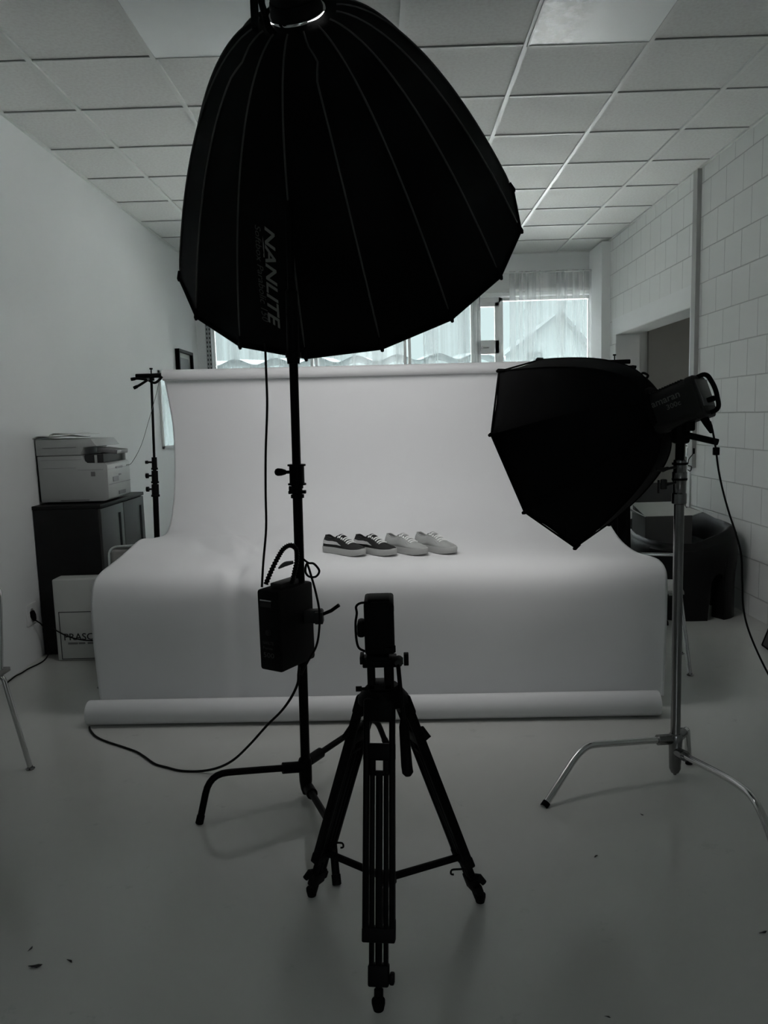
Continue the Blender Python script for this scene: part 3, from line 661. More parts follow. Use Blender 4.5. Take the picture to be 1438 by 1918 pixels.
tag(MB().tube(spline([(-.355, 2.70, .53), (-.36, 2.71, .50), (-.366, 2.72, .46), (-.395, 2.74, .40), (-.44, 2.77, .335), (-.50, 2.80, .27), (-.585, 2.84, .17), (-.66, 2.89, .09), (-.74, 2.95, .03), (-.82, 2.975, .006), (-.90, 2.985, .005), (-.97, 3.02, .005), (-1.03, 3.055, .005), (-1.10, 3.13, .005), (-1.15, 3.18, .005), (-1.23, 3.235, .005), (-1.33, 3.30, .005), (-1.40, 3.36, .005), (-1.452, 3.432, .005), (-1.470, 3.468, .005)], 6), .0050, n=8).build('extension_cable', m_cable),
    'black power cord running from the tall stand across the floor under the paper roll', 'cable')
cl = thing('super_clamp', 'small black clamp with a lever on the tall black stand', 'clamp', tuple(PX(.70)))
MB().box(PX(.712)+Vector((.045, -.015, 0)), (.075, .035, .050), bev=.004).box(PX(.712)+Vector((.070, -.022, -.002)), (.03, .05, .045), bev=.003).build('clamp_body', m_lamp, cl)
MB().tube([PX(.72)+Vector((.080, -.03, 0)), PX(.735)+Vector((.115, -.035, 0)), PX(.757)+Vector((.145, -.04, 0))], [.006, .0068, .0068], n=12).build('lever', m_black, cl)
tag(MB().tube(spline([PX(.90)+Vector((-.075, -.02, -.005)), PX(.905)+Vector((-.05, -.02, .005)), PX(.91)+Vector((-.02, -.02, .006))], 4), [.003, .005, .007, .008, .009, .009, .008, .007, .006], n=8).build('velcro_strap', m_printerdark),
    'short grey strap tied round the tall black stand above the ballast box', 'strap')

# ================================================================== OCTAGONAL SOFTBOX + LAMP
OC = Vector((.699, 3.216, 1.272)); OA = Vector((-.67507, .65265, -.34399)).normalized(); OU = OA.cross(Vector((0, 0, 1))).normalized(); OV = OU.cross(OA)
OPH, OD, OR = 2.152, .46, .42
def octo(d, th, extra=0.0): return shell(OC, OA, OU, OV, OD, OR, .085, 0.50, 8, OPH, d, th, extra)
ob = thing('octagonal_softbox', 'smaller black octagonal softbox at the right, turned to the table', 'softbox', tuple(OC-OA*OD))
dso = [0, .008, .02, .04, .07, .11, .16, .22, .29, .36, .42, .46]
rows = []
for i in range(64):
    th = OPH + 2*PI*i/64; rows.append([octo(d, th, -.006*math.sin(PI*(i % 8)/8)*min(1, d*4)) for d in dso])
MB().grid(rows, close_u=True).build('fabric_shell', m_fabric2, ob, thick=.002, angle=25)
rows = [[octo(d, OPH+2*PI*i/64, -.008) for d in dso] for i in range(64)]
MB().grid(rows, close_u=True).build('silver_lining', m_silver, ob, angle=25)
for k in range(8):
    th = OPH + 2*PI*k/8
    MB().tube([octo(.003+.45*(q/20)**1.6, th, .0025) for q in range(21)], .0030, n=6).build('rib', m_fabric, ob)
    MB().tube([octo(.435, th, .004), octo(.46, th, .006), octo(.468, th, .002)], [.006, .008, .006], n=8).build('rib_tip', m_fabric, ob)
MB().tube([octo(.46, OPH+2*PI*k/8, .001) for k in range(9)], .004, n=6, caps=False).build('rim_binding', m_fabric, ob)
m_glow2 = light_material('lit octagonal diffuser', (1.0, 0.98, 0.95), DOME_LIGHT)
ring = [octo(.44, OPH+2*PI*k/8, -.015) for k in range(8)]
MB().add([OC-OA*.02]+ring, [(0, 1+k, 1+(k+1) % 8) for k in range(8)]).build('diffuser_cloth', m_glow2, ob, smooth=False)
MB().lathe(OC-OA*(OD+.02), OA, [(0, .06), (0, .082), (.012, .088), (.024, .088), (.026, .07)], n=32).build('speed_ring', m_blackmatte, ob)
# loose strap near the rear rib
MB().tube(spline([octo(.06, OPH+2*PI*6.3/8, .01), octo(.05, OPH+2*PI*6.3/8, .035), octo(.075, OPH+2*PI*6.3/8, .045), octo(.09, OPH+2*PI*6.3/8, .02)], 5), .005, n=8).build('strap', m_fabric, ob)

LX = -OA; lu = -OU; lv = OV
la = thing('led_lamp', 'dark studio lamp with pale lettering and rear handle, on the chrome stand', 'studio lamp', (1.085, 2.85, 1.375))
off = OV*(-.020)
def LP(d, u, v): return OC + LX*d + lu*u + lv*v + off
rl = frame(LX, lu, lv)
# housing: rounded-rectangle section along the axis
def rr(hw, hh, rad, n=6):
    P = []
    for cx, cy, a0 in ((hw-rad, hh-rad, 0), (-(hw-rad), hh-rad, PI/2), (-(hw-rad), -(hh-rad), PI), (hw-rad, -(hh-rad), 1.5*PI)):
        for q in range(n+1): P.append((cx+rad*math.cos(a0+PI/2*q/n), cy+rad*math.sin(a0+PI/2*q/n)))
    return P
secs = [(.425, .052, .070, .035), (.433, .060, .076, .035), (.615, .062, .077, .03), (.620, .065, .080, .03), (.645, .065, .080, .03), (.652, .058, .072, .028)]
hb = MB(); P = [[LP(d, a, b) for a, b in rr(hw, hh, rd)] for d, hw, hh, rd in secs]
m_ = len(P[0]); hb.add([q for r_ in P for q in r_], [(i*m_+k, i*m_+(k+1) % m_, (i+1)*m_+(k+1) % m_, (i+1)*m_+k) for i in range(len(P)-1) for k in range(m_)] + [tuple(range(m_)), tuple((len(P)-1)*m_+k for k in range(m_))])
hb.build('housing', m_lamp, la)
fn = MB()
for q in range(16): fn.box(LP(.448+.0105*q, 0, .077), (.005, .10, .006), rl, bev=.0015)
fn.build('cooling_ridge', m_lamp, la)
MB().box(LP(.654, 0, .01), (.006, .10, .10), rl, bev=.002).build('control_panel', m_printerdark, la)
MB().tube(bend([LP(.635, 0, .072), LP(.682, 0, .074), LP(.694, 0, .01), LP(.684, 0, -.066), LP(.635, 0, -.066)], .025), .0085, n=10).build('handle', m_blackmatte, la)
MB().box(LP(.668, 0, -.022), (.03, .03, .018), rl, bev=.004).build('knob', m_blackmatte, la)
MB().lathe(LP(.628, .02, -.066), -OV+LX*.15, [(0, .012), (.012, .015), (.035, .013), (.07, .008), (.074, .005)]).build('plug', m_rubber, la)
MB().lathe(OC-OA*(OD-.035), -OA, [(0, .058), (.0, .066), (.015, .066), (.015, .05)], n=32).build('bayonet_ring', m_steel, la)
yk = MB().box(Vector((1.083, 2.85, 1.345)), (.055, .06, .085), bev=.012).box(Vector((1.095, 2.83, 1.375)), (.035, .09, .05), bev=.006); yk.build('tilt_mount', m_blackmatte, la)
MB().tube([(1.09, 2.82, 1.335), (1.125, 2.81, 1.326), (1.20, 2.80, 1.306)], [.012, .0125, .0125], n=12).build('tilt_handle', m_blackmatte, la)
MB().cyl((1.081, 2.85, 1.20), (1.082, 2.85, 1.32), .0165).build('receiver', m_blackmatte, la)
tx = MB(); text_on_plane(tx, 'amaran', .036, LP(.480, .0645, .020), LX, lv, width=.112, bold=.0006)
text_on_plane(tx, '300c', .026, LP(.530, .0645, -.008), LX, lv, width=.056, bold=.0004); tx.build('lettering', m_lampprint, la, smooth=False)
lc = thing('lamp_cable', 'black cable hanging from the lettered lamp and off to the right', 'cable', (1.15, 2.66, .6))
MB().tube(spline([(1.128, 2.70, 1.385), (1.135, 2.70, 1.364), (1.144, 2.70, 1.323), (1.152, 2.70, 1.279), (1.162, 2.70, 1.213), (1.180, 2.70, 1.136), (1.203, 2.7, 1.059), (1.230, 2.7, .981), (1.251, 2.7, .903), (1.258, 2.7, .805), (1.265, 2.7, .706), (1.293, 2.7, .606), (1.362, 2.7, .459), (1.45, 2.68, .30), (1.56, 2.65, .12), (1.66, 2.6, .010), (1.8, 2.5, .006)], 6), .0036, n=8).build('cord', m_cable, lc)
MB().box((1.152, 2.70, 1.279), (.020, .018, .028), bev=.003).build('cord_lock', m_blackmatte, lc)

# ------------------------------------------------------------------ CHROME C-STAND
cs = thing('light_stand', 'chrome light stand carrying the octagonal softbox and lettered lamp', 'light stand', (1.085, 2.85, 0))
MB().cyl((1.085, 2.85, .10), (1.082, 2.85, 1.10), .0185, n=24).cyl((1.082, 2.85, 1.08), (1.081, 2.85, 1.22), .0155).build('column', m_steel, cs)
MB().lathe((1.082, 2.85, 1.075), (0, 0, 1), [(0, .019), (.004, .027), (.04, .027), (.045, .023), (.085, .024), (.09, .027), (.12, .027), (.125, .023), (.165, .0225), (.168, .02)]).build('riser_casting', m_steel, cs)
for z, ln, nm in ((1.160, .075, 'T'), (1.218, .085, 'L')):
    kb = MB().cyl((1.07, 2.84, z), (1.07-ln*.55, 2.83, z-.008), .005)
    if nm == 'T': kb.box((1.07-ln*.72, 2.83, z-.006), (.024, .012, .038), bev=.004).box((1.07-ln, 2.825, z-.014), (.006, .012, .05), bev=.002)
    else: kb.tube([(1.07-ln*.45, 2.83, z-.004), (1.07-ln*.7, 2.825, z-.010), (1.07-ln, 2.82, z-.006)], [.006, .009, .005], n=10)
    kb.build('knob', m_lamp, cs)
    MB().lathe((1.082, 2.85, z+.006), (0, 0, 1), [(0, .0275), (.006, .0285), (.008, .0275)]).build('strap_ring', m_black, cs)
MB().tube(spline([(1.108, 2.84, 1.225), (1.112, 2.84, 1.245), (1.125, 2.84, 1.262), (1.13, 2.84, 1.275)], 4), .0016, n=6).tube(spline([(1.108, 2.84, 1.222), (1.122, 2.84, 1.215), (1.118, 2.84, 1.20), (1.108, 2.84, 1.205)], 5), .0016, n=6).box((1.129, 2.84, 1.274), (.008, .008, .022), bev=.003).build('lanyard', m_cable, cs)
MB().lathe((1.0855, 2.85, .0), (0, 0, 1), [(0.004, .006), (.012, .008), (.014, .015), (.03, .022), (.10, .024), (.165, .027), (.175, .020)]).build('base_hub', m_steel, cs)
legsS = [[Vector((1.05, 2.845, .152)), Vector((.80, 2.79, .165)), Vector((.700, 2.765, .170)), Vector((.526, 2.63, .0))],
         [Vector((1.092, 2.82, .105)), Vector((1.142, 2.47, .165)), Vector((1.150, 2.32, .175)), Vector((1.158, 2.13, .0))],
         [Vector((1.11, 2.88, .150)), Vector((1.15, 2.925, .15)), Vector((1.165, 2.94, .148)), Vector((1.178, 2.945, .0))]]
for lg in legsS:
    o = MB().tube(bend(lg, .09 if lg is not legsS[2] else .02), .0125, n=16).build('leg', m_chrome, cs)
    MB().cyl(lg[-1]+(lg[-2]-lg[-1]).normalized()*0.022, lg[-1]+Vector((0, 0, .002)), 0.0145, n=14).build('foot_cap', m_rubber, o)
    d = (lg[1]-lg[0]).normalized()
    MB().cyl(lg[0]-d*0.02, lg[0]+d*0.04, 0.0205, n=14).build('leg_socket', m_steel, o)

# ================================================================== VIDEO TRIPOD
tc_ = Vector((-.036, 1.97, 0))
tp = thing('video_tripod', 'black twin-tube video tripod in the foreground centre', 'tripod', tuple(tc_))
def tripod_leg(foot, knob_side):
    foot = Vector(foot); out = (foot-tc_); out.z = 0; out.normalize(); top = Vector((tc_.x, tc_.y, .69)) + out*.045
    if out.y < -.9: top = Vector((-.045, 1.93, .70))
    d = (foot-top); ln = d.length; d.normalize(); sd = d.cross(Vector((out.x, out.y, 0))).normalized(); nn = sd.cross(d)
    def Q(t, s=0.0, n=0.0): return top + d*(ln*t) + sd*s + nn*n
    R = frame(sd, nn, d)
    leg = MB()
    for s in (-1, 1): leg.box(Q(.42, .0335*s), (.0150, .026, ln*.72), R, bev=.004)
    leg = leg.build('leg', m_black, tp)
    inner = MB()
    for s in (-1, 1): inner.box(Q(.57, .0178*s), (.0118, .020, ln*.66), R, bev=.003)
    inner.box(Q(.595), (.0170, .020, ln*.67), R, bev=.004); inner.build('inner_tubes', m_black, leg)
    MB().box(Q(.045), (.083, .034, .06), R, bev=.008).build('top_joint', m_black, leg)
    bk = MB().box(Q(.187), (.083, .024, .042), R, bev=.003)
    bk.box(Q(.222, -.018), (.016, .018, .05), R, bev=.003).box(Q(.222, .018), (.016, .018, .05), R, bev=.003).box(Q(.258), (.05, .02, .012), R, bev=.002)
    bk.build('upper_bracket', m_black, leg)
    MB().box(Q(.772), (.083, .030, .034), R, bev=.004).box(Q(.745, .034*knob_side), (.016, .02, .03), R, bev=.003).build('middle_clamp', m_blackmatte, leg)
    MB().box(Q(.895), (.052, .028, .050), R, bev=.005).build('lower_clamp', m_blackmatte, leg)
    kp = Q(.905, .030*knob_side); 
    MB().cyl(Q(.905, .02*knob_side), kp, .006).box(kp+sd*knob_side*.003, (.012, .024, .026), R, bev=.004).build('knob', m_blackmatte, leg)
    MB().cyl(Q(.915), Q(.975), .007).lathe(Q(.935), d, [(0, .009), (.003, .0115), (.028, .0115), (.031, .007)]).build('foot_rod', m_black, leg)
    MB().lathe(Vector((foot.x, foot.y, 0.0)), (0, 0, 1), [(0, .009), (.002, .013), (.018, .0165), (.026, .0165), (.030, .008), (.034, .006)]).build('rubber_foot', m_rubber, leg)
    return Q, R, sd, nn
legsT = []
for ft, ks in (((-.065, 1.688, 0), -1), ((-.273, 2.14, 0), 1), ((.23, 2.092, 0), 1)):
    legsT.append(tripod_leg(ft, ks))
sp_c = Vector((-.040, 1.97, .162))
for Q, R, sd, nn in legsT:
    e = Q(.765); d = (e-sp_c).normalized(); rt = frame(d, Vector((0, 0, 1)).cross(d).normalized(), d.cross(Vector((0, 0, 1)).cross(d)).normalized())
    MB().box((e+sp_c)/2, ((e-sp_c).length, .014, .018), rt, bev=.003).build('spreader_arm', m_blackmatte, tp)
MB().lathe(sp_c-Vector((0, 0, .014)), (0, 0, 1), [(0, .022), (.004, .026), (.024, .026), (.028, .02)]).build('spreader_hub', m_blackmatte, tp)
# side-leg knobs and hooks
for i, (dx, side) in enumerate(((-.03, -1), (.05, 1))):
    Q = legsT[1+i][0]
    q0 = Q(.17); MB().tube([q0+Vector((.0, 0, 0)), q0+Vector((.022*side, -.02, .01)), q0+Vector((.040*side, -.03, -.012))], [.008, .011, .010], n=10).build('leg_lock', m_blackmatte, tp)
    q0 = Q(.86); MB().tube([q0+Vector((.0, 0, 0)), q0+Vector((.026*side, -.02, .004)), q0+Vector((.040*side, -.022, -.012))], [.007, .011, .009], n=10).build('leg_lock', m_blackmatte, tp)
    q0 = Q(.72 if i == 0 else .83); sg_ = -side
    MB().tube(spline([q0, q0+Vector((.028*sg_, -.01, .006)), q0+Vector((.046*sg_, -.01, .004)), q0+Vector((.048*sg_, -.01, -.008)), q0+Vector((.040*sg_, -.01, -.010))], 3), .003, n=6).build('hook', m_blackmatte, tp)
# crown
cr_ = MB().lathe((tc_.x, tc_.y, .668), (0, 0, 1), [(0, .056), (.006, .069), (.020, .068), (.042, .050), (.052, .040)], n=32)
cr_.lathe((tc_.x, tc_.y, .625), (0, 0, 1), [(0, .020), (.045, .032)])
cr_.build('crown', m_black, tp)
# fluid head
hd = thing('fluid_head', 'black fluid head with a long pan handle, on top of the video tripod', 'tripod head', (tc_.x, tc_.y, .715))
hx, hy = tc_.x-.006, tc_.y-.02
MB().lathe((hx, hy, .684), (0, 0, 1), [(0, .026), (.006, .032), (.02, .0335), (.032, .0335), (.034, .030)], n=32).build('pan_base', m_black, hd)
ub = MB().box((hx-.0235, hy, .752), (.020, .055, .062), bev=.003).box((hx+.0235, hy, .752), (.026, .055, .062), bev=.003).box((hx, hy, .728), (.06, .055, .016), bev=.002).box((hx, hy, .792), (.090, .055, .022), bev=.003)
ub.build('tilt_housing', m_black, hd)
MB().box((hx-.004, hy, .810), (.060, .10, .014), bev=.003).box((hx-.047, hy, .800), (.010, .05, .020), bev=.002).build('quick_plate', m_blackmatte, hd)
MB().cyl((hx+.03, hy, .790), (hx+.062, hy, .790), .009).box((hx+.070, hy, .795), (.013, .02, .032), bev=.002).build('drag_knob', m_blackmatte, hd)
MB().cyl((hx-.03, hy, .716), (hx-.052, hy, .716), .004).cyl((hx-.05, hy, .716), (hx-.066, hy, .716), .0072).build('pan_lock', m_blackmatte, hd)
MB().lathe((hx+.050, hy-.035, .795), (0, 1, 0), [(0, .010), (.012, .012), (.03, .012)]).build('handle_rosette', m_lamp, hd)
MB().cyl((.006, 1.92, .79), (.016, 1.865, .655), .0058).build('pan_handle', m_black, hd)
MB().tube([(.0148, 1.868, .662), (.0165, 1.862, .645), (.021, 1.85, .545), (.023, 1.848, .528), (.0235, 1.847, .520)], [.008, .0125, .0145, .0145, .008], n=16).build('handle_grip', m_rubber, hd)

# camera seen from behind
cm = thing('video_camera', 'compact black camera seen from behind, on the fluid head', 'camera', (hx, 1.965, .818))
MB().box((-.040, 1.972, .888), (.078, .12, .138), bev=.007).box((-.040, 1.97, .956), (.060, .08, .012), bev=.005).build('camera_body', m_blackmatte, cm)
MB().box((-.038, 1.910, .892), (.066, .006, .112), bev=.003).build('rear_screen', m_blackmatte, cm)
MB().cyl((-.040, 2.03, .888), (-.040, 2.12, .888), .036).cyl((-.04, 2.12, .888), (-.04, 2.13, .888), .040).build('lens', m_black, cm)
MB().box((-.088, 1.96, .880), (.022, .06, .040), bev=.008).build('side_grip', m_blackmatte, cm)
MB().tube(spline([(-.060, 1.92, .957), (-.085, 1.92, .957), (-.098, 1.92, .948), (-.097, 1.92, .930), (-.101, 1.92, .905), (-.101, 1.92, .870), (-.098, 1.92, .846), (-.092, 1.92, .835), (-.078, 1.925, .826)], 5), .0032, n=8).build('hand_strap', m_fabric2, cm)
MB().box((-.014, 1.912, .835), (.03, .01, .02), bev=.003).build('battery_latch', m_blackmatte, cm)

# ================================================================== SNEAKERS
m_sole = material('off white shoe sole', (0.40, 0.405, 0.395), .6)
m_suede = material('black suede', (0.010, 0.010, 0.010), .85)
m_canvas_grey = material('pale grey canvas', (0.33, 0.34, 0.33), .85, bump=.2, bscale=400)
m_stripe = material('white side panel', (0.50, 0.50, 0.50), .7)
m_lace = material('white laces', (0.80, 0.81, 0.80), .8)
m_inside = material('dark shoe lining', (0.03, 0.03, 0.03), .9)
m_inside_grey = material('grey shoe lining', (0.20, 0.20, 0.2), .9)
SL = .285
def shoe(kind, label, group):
    t = thing('sneaker', label, 'shoe', (0, 0, 0), group)
    def hw(s):   # half width of the sole at station s (0 heel .. 1 toe)
        base = .040 + .010*math.sin(PI*min(1, max(0, (s-.35)/.75)))
        end = math.sqrt(max(0, 1-((s-.5)/.5)**2)) if (s < .10 or s > .80) else 1
        if s < .10: end = math.sqrt(max(0, 1-((.10-s)/.10)**2))
        if s > .72: end = math.sqrt(max(0, 1-((s-.72)/.28)**2))
        return max(.002, base*end)
    def side(s): return .006*math.sin(PI*s)       # slight inward curve
    N = 40; ss = [0.5-0.5*math.cos(PI*i/N) for i in range(N+1)]
    lo = [Vector((s*SL, side(s)-hw(s), 0)) for s in ss] + [Vector((s*SL, side(s)+hw(s), 0)) for s in reversed(ss)]
    zs = [(0, .96), (.003, 1.0), (.027, 1.03), (.033, 1.0), (.033, .5)]
    c0 = Vector((SL*.5, 0, 0)); rows = []
    for p in lo:
        col = []
        for z, k in zs:
            s = p.x/SL; toe = .008*max(0, (s-.75)/.25)**2 if z < .01 else .004*max(0, (s-.75)/.25)**2
            col.append(Vector((c0.x+(p.x-c0.x)*(1+(k-1)*.5), p.y*k, z+toe)))
        rows.append(col)
    mb = MB().grid(rows, close_u=True); k5 = len(zs); n_ = len(rows)
    mb.f.append(tuple(i*k5 for i in range(n_))); mb.f.append(tuple(reversed([i*k5+k5-1 for i in range(n_)])))
    mb.build('sole', m_sole, t)
    up = m_suede if kind == 'black' else m_canvas_grey
    def height(s):
        pts = [(0, .088), (.06, .092), (.18, .080), (.34, .084), (.42, .094), (.52, .082), (.68, .060), (.80, .050), (.92, .042), (1, .028)]
        for (a, x), (b, y) in zip(pts, pts[1:]):
            if s <= b:
                q = (s-a)/(b-a); q = q*q*(3-2*q); return x+(y-x)*q
        return .03
    def opening(s):    # fraction of the arch cut away at the top
        if s >= .38: return 0.0
        return .36*math.sqrt(max(0, 1-((s-.19)/.19)**2))+.02*(s < .38)
    def pt(s, a, extra=0.0):   # a in -1..1 across the arch
        h = height(s)*.96-.030; w_ = hw(s)*.95
        top_w = .42 if s < .42 else (.5 if s > .75 else .42)
        ang = a*PI/2
        y = w_*(abs(math.sin(ang))**.75)*(1 if a > 0 else -1)
        z = .030 + h*(max(0, math.cos(ang))**.55)
        taper = 1-(1-.62)*max(0, (z-.036)/max(h, 1e-4))*(1 if s < .75 else .6)
        return Vector((s*SL*(.985)+.002 + (.004 if s < .05 else 0), side(s)+(y*taper)*(1+extra*12), z+extra))
    rows = []
    for s in ss:
        o_ = opening(s); row = []
        for q in range(15): row.append(pt(s, -1+(1-o_)*q/14))
        rows.append(row)
    rows2 = []
    for s in ss:
        o_ = opening(s); rows2.append([pt(s, 1-(1-o_)*q/14) for q in range(15)])
    mb = MB().grid(rows).grid(rows2); mb.build('upper', up, t, thick=.003, angle=60)
    lin = MB(); rws = []
    for s in [.01+.37*i/12 for i in range(13)]:
        o_ = opening(s); rws.append([Vector((pt(s, 0).x, side(s)+(pt(s, o_).y-side(s))*k, pt(s, o_).z-.003-.025*(1-k*k))) for k in (-1, -.7, -.3, 0, .3, .7, 1)])
    lin.grid(rws).build('lining', m_inside if kind == 'black' else m_inside_grey, t)
    # padded collar edge
    ce = [pt(s, opening(s), .0015) for s in [.005+.375*i/16 for i in range(17)]]; ce2 = [pt(s, -opening(s), .0015) for s in [.38-.375*i/16 for i in range(17)]]
    MB().tube(ce+ce2+[ce[0]], .0032, n=6).build('collar', up, t)
    MB().grid([[pt(s, a_, .003)+Vector((-.004, 0, .004)) for a_ in (-.28, -.14, 0, .14, .28)] for s in (.33, .37, .42, .47, .52)]).build('tongue', up, t, thick=.004)
    if kind == 'black':
        for sg in (-1, 1):
            sp = MB(); rr_ = []
            for i in range(21):
                s = .0+.56*i/20; lo_a = .985; hi_a = lerp(.84, .985, max(0, (s-.30)/.26)) if s > .30 else .84
                rr_.append([pt(s, sg*lerp(lo_a, hi_a, q/4), .0012)+Vector((0, sg*.0016, 0)) for q in range(5)])
            # keep a dark line above the sole
            for col in rr_:
                for v in col: v.z += .010
            sp.grid(rr_).build('side_panel', m_stripe, t)
    else:
        for sg in (-1, 1):
            pl = [pt(s, sg*a_, .001) for s, a_ in ((.44, .42), (.50, .55), (.58, .70), (.66, .80))]
            MB().tube(pl, .0008, n=5).build('seam', m_inside_grey, t)
            pl = [pt(.10+.34*q/10, sg*(.62-.10*math.sin(PI*q/10)), .001) for q in range(11)]
            MB().tube(pl, .0008, n=5).build('seam', m_inside_grey, t)
    for i in range(7):
        s = .385+.047*i
        MB().tube([pt(s+.006*abs(a_)*3, a_, .0035) for a_ in (-.50, -.36, -.2, 0, .2, .36, .50)], .0040, n=7).build('lace', m_lace, t)
    return t
TZ = .7325
gb, gg = 'black sneakers with white side panels', 'pale grey canvas sneakers'
poses = [((-.358, 4.010), (-.142, 3.820)), ((-.195, 3.997), (.006, 3.810)), ((-.031, 4.000), (.171, 3.800)), ((.130, 4.020), (.318, 3.808))]
def place(o, ps_):
    (ax_, ay_), (bx_, by_) = ps_; o.location = (ax_, ay_, TZ); o.rotation_euler = (0, 0, math.atan2(by_-ay_, bx_-ax_))
s1 = shoe('black', 'black sneaker with white side panel, leftmost in the row of four', gb); place(s1, poses[0])
s2 = copy_thing(s1, (0, 0, 0), 0, 'black sneaker with white side panel, next to the grey pair'); place(s2, poses[1])
s3 = shoe('grey', 'pale grey canvas sneaker standing next to the black pair', gg); place(s3, poses[2])
s4 = copy_thing(s3, (0, 0, 0), 0, 'pale grey canvas sneaker at the right end of the row'); place(s4, poses[3])

# ================================================================== LEFT SIDE: cabinet, printer, carton
cb = thing('cabinet', 'dark two-door cabinet against the left wall under the printer', 'cabinet', (-2.01, 5.08, 0))
MB().span((XL+.005, 4.662, .0), (-1.818, 5.485, .925), bev=.003).build('body', m_cab, cb)
MB().span((XL+.003, 4.655, .925), (-1.797, 5.492, .948), bev=.003).build('top_board', m_cab, cb)
m_door = material('grey black door front', (0.022, 0.022, 0.021), .5)
for y0_, y1_ in ((4.664, 5.062), (5.070, 5.484)):
    d_ = MB().span((-1.818, y0_, .03), (-1.800, y1_, .918), bev=.002).build('door', m_door, cb)
    MB().span((-1.8005, y1_-.095, .10), (-1.798, y1_-.060, .86)).build('handle_groove', m_black, d_, smooth=False)
pr_ = thing('printer', 'off-white multifunction laser printer on the dark cabinet', 'printer', (-1.99, 4.96, .948))
py0, py1 = 4.755, 5.165
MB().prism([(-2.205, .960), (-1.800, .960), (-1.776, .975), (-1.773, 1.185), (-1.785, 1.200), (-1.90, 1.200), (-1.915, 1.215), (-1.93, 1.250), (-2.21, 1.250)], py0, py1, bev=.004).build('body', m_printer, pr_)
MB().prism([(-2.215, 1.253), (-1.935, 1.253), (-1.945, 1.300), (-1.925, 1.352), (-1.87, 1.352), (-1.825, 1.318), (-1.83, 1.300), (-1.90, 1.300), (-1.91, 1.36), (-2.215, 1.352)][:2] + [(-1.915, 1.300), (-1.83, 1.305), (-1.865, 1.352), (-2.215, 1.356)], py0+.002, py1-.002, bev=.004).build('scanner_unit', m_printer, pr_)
MB().box((-1.795, 4.93, 1.272), (.13, .20, .026), Matrix.Rotation(math.radians(8), 3, 'Y'), bev=.004).build('control_panel', m_printerdark, pr_)
MB().span((-1.915, 4.77, 1.201), (-1.80, 5.13, 1.255)).build('output_slot', m_ink, pr_, smooth=False)
MB().span((-1.85, 4.757, 1.199), (-1.838, 4.775, 1.25)).span((-1.795, 5.10, 1.2), (-1.778, 5.12, 1.26), bev=.003).build('panel_arm', m_printer, pr_)
sm = MB().span((-2.19, 4.7535, 1.2505), (-1.935, 4.7560, 1.2525)).span((-2.19, 4.7535, 1.224), (-1.935, 4.7552, 1.2255)).span((-2.17, 4.7535, 1.300), (-1.96, 4.7570, 1.303)).span((-2.18, 4.7535, 1.173), (-1.97, 4.7552, 1.1745)).span((-1.96, 4.7535, 1.158), (-1.80, 4.7552, 1.1595))
sm.span((-1.7735, 4.77, 1.060), (-1.7718, 5.16, 1.063)).span((-1.7735, 4.77, 1.158), (-1.7718, 5.16, 1.160)).span((-2.08, 4.753, .967), (-1.90, 4.7552, .972))
sm.build('seam', m_printerdark, pr_, smooth=False)
MB().span((-1.878, 4.7530, 1.118), (-1.852, 4.7555, 1.146)).build('side_label', m_printerdark, pr_, smooth=False)
MB().span((-1.7735, 4.90, 1.155), (-1.770, 5.02, 1.168), bev=.001).build('cover_latch', m_printerdark, pr_, smooth=False)
MB().span((-1.7735, 4.84, 1.075), (-1.7715, 4.94, 1.105)).build('front_label', m_printerdark, pr_, smooth=False)
MB().span((-1.7735, 4.95, 1.108), (-1.7715, 4.99, 1.118)).build('front_label', m_printerdark, pr_, smooth=False)
MB().span((-1.7735, 4.93, .985), (-1.770, 5.05, 1.008), bev=.001).build('tray_handle', m_printerdark, pr_, smooth=False)
MB().prism([(-2.222, .965), (-2.205, .965), (-2.205, 1.33), (-2.222, 1.33)], 4.775, 5.15).build('rear_cover', m_blackmatte, pr_)
def magazine(x0, x1, y0_, y1_, z, sag, mat_, label, seed):
    rows = []
    for i in range(17):
        u = i/16; rows.append([Vector((lerp(x0, x1, u), lerp(y0_, y1_, v_/6), z + sag*math.sin(PI*u*1.3+seed)*.5 + .004*math.sin(u*9+v_*.5) - .010*max(0, (.12-u)/.12))) for v_ in range(7)])
    o = MB().grid(rows).build('magazine', mat_, thick=.003, angle=60)
    tag(o, label, 'magazine', 'magazines on the printer')
magazine(-2.222, -1.98, 4.74, 5.05, 1.370, .006, m_cardwhite, 'pale open magazine lying on the printer beside the wall', 0.5)
magazine(-2.13, -1.93, 4.77, 5.08, 1.386, .005, m_magazine, 'grey printed sheet lying on top of the pale magazine', 1.2)

cx_ = thing('moving_carton', 'pale carton with PRASCO lettering leaning before the dark cabinet', 'box', (-1.84, 4.585, 0))
MB().span((-2.076, 4.520, .002), (-1.55, 4.648, .512), bev=.010, seg=3).build('carton_body', m_cardwhite, cx_)
ln_ = MB()
for a, b in (((-2.050, .012), (-2.046, .310)), ((-2.050, .306), (-1.56, .310)), ((-2.050, .012), (-1.56, .016))):
    ln_.span((a[0], 4.5185, a[1]), (b[0], 4.5200, b[1]))
ln_.build('printed_border', m_ink, cx_, smooth=False)
tx = MB(); text_on_plane(tx, 'PRASCO', .060, (-2.030, 4.5186, .132), (1, 0, 0), (0, 0, 1), width=.235, bold=.0006); tx.build('lettering', m_ink, cx_, smooth=False)
sl = MB()
for k, (a, b) in enumerate(((-2.005, -1.945), (-1.94, -1.90), (-1.885, -1.83), (-1.825, -1.79))): sl.span((a, 4.5186, .105), (b, 4.52, .117))
sl.build('subtitle', m_printerdark, cx_, smooth=False)

